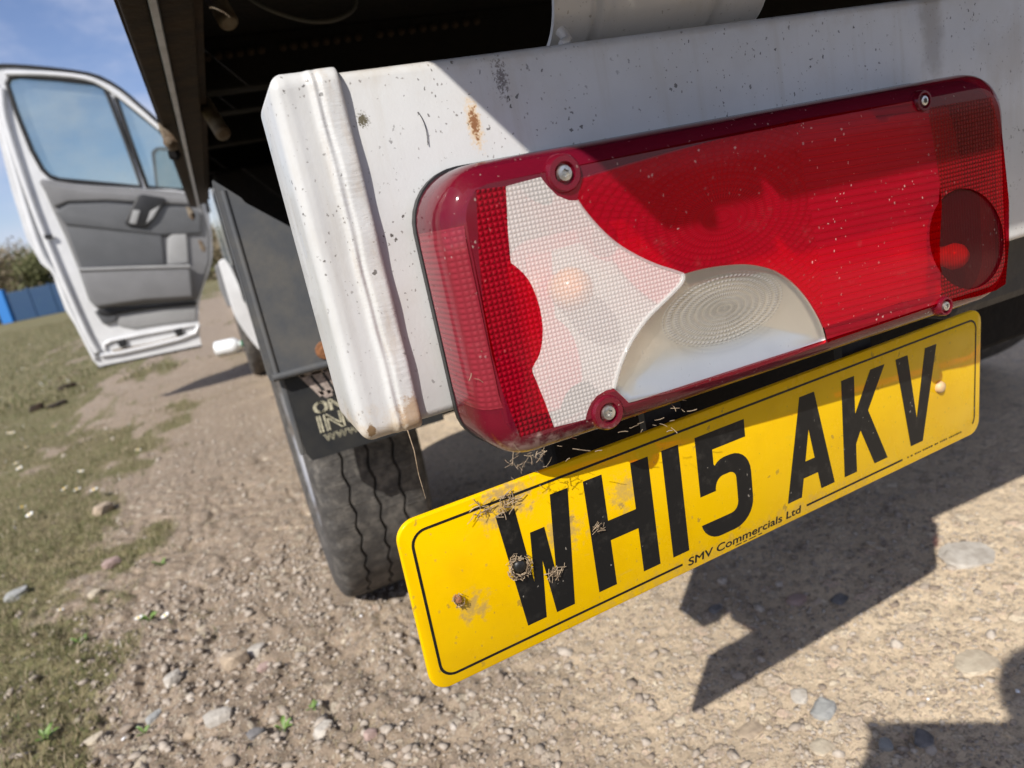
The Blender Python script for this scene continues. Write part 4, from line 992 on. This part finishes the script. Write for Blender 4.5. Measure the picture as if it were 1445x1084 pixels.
for a in ((333, 938, 36, .8, TAN, 'rounded tan stone, the largest in the loose patch left of the number plate', .5), (362, 918, 30, .7, PALE, 'pale stone touching the big tan stone on its upper right', 1.0),
          (372, 940, 22, .7, PINK, 'small pinkish stone right of the big tan stone', .2), (157, 797, 26, .6, PINK, 'flat pinkish stone alone at the edge of the grass', .4),
          (147, 724, 30, .7, TAN, 'tan angular stone high up in the thin grass', .8), (22, 839, 28, .55, GREY, 'grey flat stone at the left edge of the photo', .1),
          (135, 842, 18, .7, CREAM, 'small cream stone in the grass below the flat pinkish stone', .9), (247, 964, 26, .8, PALE, 'pale blocky stone left of the big tan stone', .4),
          (310, 1019, 38, .6, PALE, 'wide pale stone below the big tan stone', .2), (268, 1032, 24, .7, TAN, 'tan stone beside the wide pale stone', 1.3),
          (457, 1031, 30, .7, PALE, 'pale angular stone near the bottom edge below the tyre', .7), (524, 1040, 20, .8, PINK, 'pinkish pebble right of the pale angular stone at the bottom', .1),
          (135, 1043, 22, .7, CREAM, 'cream stone near the bottom left corner', .9), (217, 1012, 22, .7, GREY, 'grey stone left of the wide pale stone', .3),
          (362, 1037, 24, .7, DARK, 'dark stone at the bottom edge right of the wide pale stone', .5), (1162, 1004, 40, .45, GREY, 'broken grey slab with a sharp edge below the shadow of the plate', .4),
          (1365, 786, 74, .16, PALE, 'long pale slab set flush in the track at the right edge', -.3), (1375, 936, 56, .20, CREAM, 'flat cream slab in the sun at the lower right', -.2),
          (1124, 849, 28, .5, PINK, 'pink stone lying in the shadow under the number plate', .2), (1058, 1030, 38, .22, TAN, 'flat tan stone at the bottom between the two shadows', .1),
          (1160, 1054, 36, .25, CREAM, 'cream stone at the bottom edge under the grey slab', .3), (1304, 1046, 30, .5, DARK, 'dark stone in the shadow at the bottom right corner', .6),
          (1250, 1052, 24, .5, GREY, 'grey stone just inside the corner shadow', .8), (1185, 848, 26, .3, DARK, 'dark flat stone in the shadow right of the pink one', .2),
          (1010, 862, 22, .4, DARK, 'dark stone at the left tip of the shadow', .2), (1128, 985, 30, .3, PALE, 'whitish stone left of the broken grey slab', .9)):
    rock('stone', *a, group='stones lying on the track')
for a in ((95, 548, 24, .5, 'flat dark clod of earth on the grass below the open door', .4), (52, 578, 20, .9, 'dark lump of earth in the grass at the left edge', .2), (82, 573, 26, .4, 'long dark clod of earth right of the dark lump', .7)):
    o = rock('earth_clod', a[0], a[1], a[2], a[3], M['rusty'], a[4], a[5], rough=.4); o['category'] = 'clod'

# daisies
def daisy():
    root_ = empty('daisy', (0, 0, 0), 'small white daisy open in the grass left of the truck', 'flower', 'white daisies in the grass')
    mb = MB()
    for k in range(13):
        a = 2 * PI * k / 13; d = Vector((math.cos(a), math.sin(a), 0)); s_ = Vector((-d.y, d.x, 0))
        mb.add([d*.003 + s_*.0012, d*.003 - s_*.0012, d*.0075 - s_*.0022 + Vector((0,0,.0012)), d*.0110 + Vector((0,0,.0002)), d*.0075 + s_*.0022 + Vector((0,0,.0012))], [(0, 1, 2, 3, 4)])
    t = NT('daisy_white'); o = mb.build('petals', t.done(t.bsdf((.82, .82, .80), .6)), root_); o.location.z = .03
    t = NT('daisy_yellow'); o = MB().lathe((0, 0, 0), (0, 0, 1), [(-.001, 0), (-.001, .0035), (.0015, .003), (.0028, 0)], 10).build('centre', t.done(t.bsdf((.75, .48, .03), .7)), root_, smooth=60); o.location.z = .0305
    t = NT('daisy_stem'); MB().tube([(0, 0, -.004), (.002, .001, .015), (0, 0, .029)], .0008, 5).build('stem', t.done(t.bsdf((.10, .15, .04), .6)), root_)
    return root_
first = daisy(); used = False
for x, y, s_ in ((22,107,1),(38,103,1),(147,87,1.1),(78,155,.8),(52,195,.8),(65,212,1),(230,215,.8),(395,160,1),(200,266,1),(232,272,1),(283,276,1.1),(65,337,1.1),(100,346,1),(163,611,.75),(412,655,.85),(492,630,.85)):
    c = atz(x / 2.069, 560 + y / 2.069, .03); o = first if not used else copy_tree(first); used = True
    o.location = (c.x, c.y, zat(c.x, c.y)); k = s_ * (1.0 if c.y < 2.2 else 1.25); o.scale = (k, k, k); o.rotation_euler = (random.uniform(-.3, .3), random.uniform(-.3, .3), random.random() * 6)

# wisps of dry grass caught on the plate, lamp and bar
def wisp(name, c, axes, r, n, L, label, rad=.00028, ring=0):
    a, b, nn = axes; mb = MB()
    for k in range(n):
        if ring:
            t0 = random.random() * 2 * PI; span = random.uniform(.5, 1.5); rr_ = ring * random.uniform(.75, 1.45)
            pts = [c + (a * math.cos(t0 + span * j / 6) + b * math.sin(t0 + span * j / 6)) * rr_ * random.uniform(.94, 1.06) + nn * (.0008 + random.random() * .003) for j in range(7)]
        else:
            o = c + a * random.gauss(0, r) + b * random.gauss(0, r * .6) + nn * (.0006 + random.random() * .0018); d = (a * random.gauss(0, 1) + b * random.gauss(0, .8) + nn * random.gauss(0, .15)).normalized()
            e = (a * random.gauss(0, 1) + b * random.gauss(0, 1)).normalized(); l = L * random.uniform(.4, 1.2)
            pts = [o + d * l * (j / 5 - .5) + e * l * .10 * math.sin(j / 5 * PI) + nn * max(0, random.gauss(0, .0002)) for j in range(6)]
        mb.tube(pts, rad * random.uniform(.6, 1.5), 4)
    o = mb.build(name, M['straw']); return tag(o, label, 'dry grass')
AXP = (PU, PV, PN)
def pp(px, py): u, v = plate_xy(px, py); return pm(u, v, .2)
wisp('grass_wisp', pp(712, 706), AXP, .0060, 30, .008, 'tuft of dry grass stuck over the top left of the W on the plate', .00022)
wisp('grass_wisp', pp(676, 724), AXP, .0050, 18, .007, 'dry grass stuck left of the W near the plate border', .00022)
wisp('grass_wisp', pp(731, 797), AXP, .006, 40, .01, 'ring of dry grass wound round the black screw on the W', .00022, .0062)
wisp('grass_wisp', pp(780, 808), AXP, .0026, 26, .008, 'clump of dry grass on the right stroke of the W', .00024)
wisp('grass_wisp', pp(842, 744), AXP, .0030, 12, .007, 'wisp of dry grass on the left stroke of the H', .00022)
wisp('grass_wisp', pp(645, 844), AXP, .002, 14, .006, 'little knot of grass round the small screw left of the W', .0002, .0032)
AXL = (Vector((1, 0, 0)), Vector((0, 0, 1)), Vector((0, -1, 0)))
wisp('grass_wisp', Vector((.129, .352, H - .1345)), AXL, .008, 34, .006, 'straggly dry grass hanging under the lower left corner of the lamp', .00016)
wisp('grass_wisp', Vector((.20, .352, H - .1355)), (Vector((1, 0, 0)), Vector((0, .3, .2)), Vector((0, -1, 0))), .030, 26, .006, 'dry grass caught along the lower edge of the lamp under its screw', .00018)
wisp('grass_wisp', Vector((.128, .349, H - .10)), (Vector((.35, 0, -1)), Vector((1, 0, 0)), Vector((0, -1, 0))), .018, 26, .010, 'dry grass and dust caught on the left corner of the red lens', .00018)
o = MB().tube([(.0765, BY - .002, H - .112), (.0772, BY - .003, H - .125), (.0766, BY - .002, H - .140), (.0772, BY - .002, H - .156)], [.0004, .0003, .0003, .00015], 5).build('grass_wisp', M['straw']); tag(o, 'single pale stalk hanging from the bottom of the white bar end', 'dry grass')
o = MB().tube([aty(*p, BY - .0008) for p in smooth_poly([(590, 158), (597, 170), (602, 186), (604, 205)], 3)], .00022, 5).build('hair', M['dark_seal']); tag(o, 'thin dark hair stuck to the sunlit face of the white bar', 'hair')

# ---- far side of the field: blue panel fence, hedge trees
t = NT('blue_paint'); M['blue'] = t.done(t.bsdf(t.mix(t.step(t.noise(3, 5), .35, .7), (.008, .042, .11), (.011, .048, .11)), .5, 0, None, .1))
t = NT('bright_blue_paint'); M['blue_post'] = t.done(t.bsdf((.02, .16, .46), .5))
fence = empty('blue_fence', (-9, 42, 0), 'blue panel fence with a brighter blue end post across the field', 'fence')
A = Vector((-9.75, 42.0, 0)); B = Vector((-2.6, 39.6, 0)); dirf = (B - A).normalized(); nrm = Vector((-dirf.y, dirf.x, 0)); k = 0; d = .42
MB().prism([A + nrm * .15 - dirf*.2, A - nrm * .15 - dirf*.2, A - nrm * .15 + dirf * .32, A + nrm * .15 + dirf * .32], (0, 0, 1.62)).build('fence_post', M['blue_post'], fence, bevel=.03)
pan = None
while d < 7.0:
    p = A + dirf * d; q = A + dirf * (d + .95)
    MB().prism([p + nrm*.04, p - nrm*.04, q - nrm*.04, q + nrm*.04], (0, 0, 1.42)).build('fence_panel', M['blue'], fence, bevel=.015)
    MB().prism([q + nrm*.07, q - nrm*.07, q - nrm*.07 + dirf*.10, q + nrm*.07 + dirf*.10], (0, 0, 1.5)).build('fence_post', M['blue'], fence)
    d += 1.06
def leaf_mat(nm, cols): return grass_mat(nm, cols)
LEAF = [leaf_mat('hedge_leaf', [(.17, .175, .085), (.20, .19, .10), (.26, .22, .13), (.18, .19, .08)]), leaf_mat('twig_leaf', [(.24, .20, .13), (.28, .225, .145), (.19, .18, .10), (.32, .26, .17)])]
t = NT('bark'); M['bark'] = t.done(t.bsdf(t.mix(t.noise(9, 5), (.10, .08, .06), (.06, .05, .04)), .9))
def tree(x, y, h, w, mi, label, nleaf):
    e = empty('hedge_tree', (x, y, 0), label, 'tree', 'trees along the far hedge')
    mb = MB(); base = Vector((x, y, -.1)); top = Vector((x + random.uniform(-.3, .3), y, h * .8))
    mb.tube([base, base.lerp(top, .4) + Vector((.1, 0, 0)), top], [.16, .11, .03], 8)
    tips = []
    for k in range(9):
        t_ = .15 + .07 * k; s_ = base.lerp(top, t_); a = random.random() * 6.28
        tip = s_ + Vector((math.cos(a) * w * .6, math.sin(a) * w * .5, h * .28)); mb.tube([s_, s_.lerp(tip, .5) + Vector((0, 0, .1)), tip], [.06, .04, .012], 6); tips += [tip, s_.lerp(tip, .6)]
    mb.build('trunk', M['bark'], e, smooth=60)
    cl = np.array([[p.x, p.y, p.z] for p in tips] + [[x + random.uniform(-1, 1) * w * .8, y + random.uniform(-.7, .7) * w, random.uniform(.05, .92) * h] for _ in range(26)])
    ci = rng.integers(0, len(cl), nleaf); c = cl[ci] + rng.normal(0, 1, (nleaf, 3)) * np.array([w * .24, w * .24, h * .10]); c[:, 2] = np.clip(c[:, 2], .05, None)
    s_ = rng.uniform(.05, .14, nleaf)[:, None]; a = rng.normal(0, 1, (nleaf, 3)); a /= np.linalg.norm(a, axis=1)[:, None]; b = np.cross(a, rng.normal(0, 1, (nleaf, 3))); b /= np.linalg.norm(b, axis=1)[:, None]
    v = np.stack([c - a*s_, c + b*s_*.5, c + a*s_, c - b*s_*.5], 1).reshape(-1, 3); f = (np.arange(nleaf)*4)[:, None] + np.arange(4)[None]
    me = np_mesh('crown', v, f); at = me.attributes.new('tone', 'FLOAT', 'POINT'); at.data.foreach_set('value', np.repeat((rng.random(nleaf) * .5 + _hash(ci, ci * 2., 4) * .5), 4).astype(np.float32))
    link('crown', me, LEAF[mi], e)
TREE_L = ['green hedge tree just outside the left edge, beyond the fence post', 'brownish hedge tree at the left edge above the bright blue post', 'brownish hedge tree above the first blue fence panels', 'green hedge tree rising beside the free edge of the open door',
          'brownish hedge tree hidden behind the open door', 'hedge tree behind the hinge side of the open door', 'green hedge tree seen between the door and the mudguard', 'brownish hedge tree behind the side rail of the truck', 'green hedge tree farthest right, hidden by the truck', 'brownish hedge tree farthest left, outside the photo']
for i, (x, y, h, w, mi) in enumerate(((-13.5, 47, 4.8, 2.0, 0), (-11.2, 46, 4.3, 1.9, 1), (-9.6, 45.5, 4.6, 1.9, 1), (-7.8, 45, 3.9, 1.9, 0), (-5.6, 44.5, 3.6, 1.9, 1), (-3.2, 44, 3.0, 1.8, 1), (-.9, 43, 3.1, 1.8, 0), (1.6, 42, 3.2, 1.9, 1), (4.2, 41, 3.3, 1.9, 0), (-16.5, 48, 4.0, 2.0, 1))):
    tree(x, y, h * .84, w, mi, TREE_L[i], 9500)

# ================================================================== THE PHOTOGRAPHER (out of frame: only the shadow reaches the picture)
_r, _u, _f = Vector(_R[0]), Vector(_R[1]), Vector(_R[2]); C0 = Vector((0, 0, H))
def cs(a, b, c): return C0 + _r * a + _u * b + _f * c
ph = MB(); rr2 = round_rect(-.016, -.056, .128, .017, .010, 5)
ph.prism([cs(a, b, -.006) for a, b in rr2], -_f * .0085)
tp = empty('phone', C0 - _f * .01, 'dark phone whose oblong shadow shows at the lower right', 'phone')
ph.build('phone_body', M['black_plastic'], tp, bevel=.002); MB().prism([cs(a * .97, b * .95, -.0147) for a, b in rr2], -_f * .0006).build('phone_screen', M['dark_seal'], tp)
def skin_mesh(name, joints, edges, mat, parent, root_i=0, sub=1):
    me = bpy.data.meshes.new(name); me.from_pydata([tuple(j[0]) for j in joints], edges, [])
    o = link(name, me, mat, parent)
    md = o.modifiers.new('skin', 'SKIN'); md.use_smooth_shade = True
    sv = me.skin_vertices[0].data
    for i, j in enumerate(joints): sv[i].radius = (j[1], j[1] if len(j) < 3 else j[2]); sv[i].use_root = (i == root_i)
    sb_ = o.modifiers.new('sub', 'SUBSURF'); sb_.levels = sub; sb_.render_levels = sub
    return o
man = empty('person', (.14, -.66, 0), 'crouching person in a dark jacket holding the phone, whose shadow falls at the lower right', 'person')
t = NT('skin'); M['skin'] = t.done(t.bsdf(t.mix(t.noise(30, 3), (.52, .33, .24), (.46, .28, .20)), .5))
M['jacket'] = simple('dark_jacket', (.035, .04, .055), .8, 0, .3, 40, .5, 90, .003); M['jeans'] = simple('blue_jeans', (.05, .075, .14), .85, 0, .3, 60, .4, 200, .002); M['hair'] = simple('brown_hair', (.06, .035, .02), .6, 0, .4, 160, .6, 300, .002)
V3 = Vector
pel, ch, nk, hd, ht = V3((.16, -.74, .34)), V3((.13, -.58, .62)), V3((.060, -.44, .77)), V3((.015, -.335, .865)), V3((-.015, -.298, .945))
J = [(pel, .13, .11), (V3((.13, -.60, .52)), .12, .10), (ch, .15, .10), (nk, .055), (hd, .072, .085), (ht, .065, .08)]
E_ = [(0, 1), (1, 2), (2, 3), (3, 4), (4, 5)]
def limb(pts, start):
    i0 = len(J); J.extend(pts); E_.append((start, i0)); E_.extend((i0 + k, i0 + k + 1) for k in range(len(pts) - 1)); return i0
hands = {}
for side, sx, w_end in (('l', -1, cs(-.035, -.045, -.035)), ('r', 1, cs(.150, -.030, -.035))):
    sh = ch + V3((.18 * sx, .03, .06)); el = V3((w_end.x + .10 * sx + .02, w_end.y - .20, w_end.z - .17))
    i = limb([(sh, .055), (sh.lerp(el, .5), .046), (el, .040), (el.lerp(w_end, .5), .036), (w_end, .026)], 2)
    pb = w_end + (cs(.02 if sx < 0 else .09, -.02, -.022) - w_end) * .38
    J.append((pb, .020, .032)); E_.append((i + 4, len(J) - 1)); ip = len(J) - 1
    for k in range(4):
        a = (-.022 if sx < 0 else .134) ; b = .010 - .018 * k
        p1 = cs(a - .004 * sx * -1, b, -.020); p2 = cs(a + .006 * -sx * -1, b, -.002 - .002 * k); p3 = cs(a - sx * .016, b, .0005 if k else -.001)
        p3 = cs(a - sx * .010, b, -.0055 - .004)
        limb([(p1, .0088), (p2 if abs(p2.y) > .002 else p1.lerp(p2, .5), .0080), (p1.lerp(p3, .9), .0072)], ip)
    limb([(cs((-.006 if sx < 0 else .112), -.045, -.026), .011), (cs((.012 if sx < 0 else .096), -.034, -.022), .009)], ip)
for sx in (-1, 1):
    kn = V3((.14 + .20 * sx, -.34, .46)); an = V3((.14 + .17 * sx, -.60, .09)); to = V3((.14 + .19 * sx, -.44, .04))
    limb([(pel + V3((.09 * sx, .02, -.01)), .095), (pel.lerp(kn, .55) + V3((.09 * sx, 0, 0)), .080), (kn, .062), (kn.lerp(an, .4), .056), (an, .040), (to, .034)], 0)
skin_mesh('body', J, E_, M['skin'], man)
# jacket, trousers, hair and shoes over the same joints
def cloth(name, mat, chains, grow, parent=man):
    jj = []; ee = []
    for c in chains:
        o = None
        for k, idx in enumerate(c):
            q = J[idx]; key = next((n_ for n_, x in enumerate(jj) if x[0] == q[0]), None)
            if key is None: jj.append((q[0],) + tuple(r + grow for r in q[1:])); key = len(jj) - 1
            if o is not None: ee.append((o, key))
            o = key
    return skin_mesh(name, jj, ee, mat, parent)
la = 6; ra = next(i for i, q in enumerate(J) if i > 6 and (q[0] - (ch + V3((.18, .03, .06)))).length < 1e-6)
cloth('jacket', M['jacket'], [[0, 1, 2, 3], [2, la, la+1, la+2, la+3, la+4], [2, ra, ra+1, ra+2, ra+3, ra+4]], .012)
ll = len(J) - 12
cloth('trousers', M['jeans'], [[0, ll, ll+1, ll+2, ll+3, ll+4], [0, ll+6, ll+7, ll+8, ll+9, ll+10]], .010)
for k in (0, 6): skin_mesh('shoe', [(J[ll+k+4][0] + V3((0, -.02, -.05)), .045), (J[ll+k+5][0], .042), (J[ll+k+5][0] + V3((0, .07, -.004)), .036)], [(0, 1), (1, 2)], M['black_plastic'], man)
bmh = bmesh.new(); bmesh.ops.create_uvsphere(bmh, u_segments=24, v_segments=16, radius=1)
for v in bmh.verts: v.co = ht + V3((v.co.x * .085, v.co.y * .10 - .015, v.co.z * .085 + .01))
bmesh.ops.delete(bmh, geom=[v for v in bmh.verts if v.co.z < ht.z - .01 and v.co.y > ht.y - .03], context='VERTS')
meh = bpy.data.meshes.new('hair'); bmh.to_mesh(meh); bmh.free(); link('hair', meh, M['hair'], man, 60)

# small green weeds between the stones
def weed(px, py, r, label):
    c = atz(px, py, 0); e = empty('weed', (c.x, c.y, 0), label, 'plant', 'small green weeds between the stones')
    z = zat(c.x, c.y)
    for k in range(9):
        a = k * 2.4 + random.random(); d = Vector((math.cos(a), math.sin(a), 0)); s_ = Vector((-d.y, d.x, 0)); L = r * random.uniform(.6, 1.2); h = L * random.uniform(.3, .9); o = Vector((c.x, c.y, z - .002))
        MB().add([o, o + d*L*.45 + s_*L*.20 + Vector((0,0,h*.7)), o + d*L*.8 + s_*L*.13 + Vector((0,0,h)), o + d*L + Vector((0,0,h*.85)), o + d*L*.8 - s_*L*.13 + Vector((0,0,h)), o + d*L*.45 - s_*L*.20 + Vector((0,0,h*.7)), o + d*L*.5 + Vector((0,0,h*.6))],
                 [(0, 1, 6), (1, 2, 6), (2, 3, 6), (3, 4, 6), (4, 5, 6), (5, 0, 6)]).build('leaf', M['weed'], e, smooth=70)
t = NT('weed_leaf'); M['weed'] = t.done(t.bsdf(t.mix(t.noise(120, 3), (.10, .19, .035), (.17, .25, .06)), .5))
for a in ((213, 879, .020, 'bright green weed beside the daisy at the edge of the grass'), (227, 797, .020, 'green weed above the daisy, right of the flat pinkish stone'), (399, 1026, .016, 'green weed near the bottom edge below the tyre'),
          (113, 905, .020, 'green weed in the grass left of the daisies'), (63, 1043, .022, 'leafy green weed in the bottom left corner'), (440, 1000, .012, 'tiny yellowish weed above the pale angular stone'), (205, 1035, .014, 'green weed left of the wide pale stone near the bottom')):
    weed(*a)
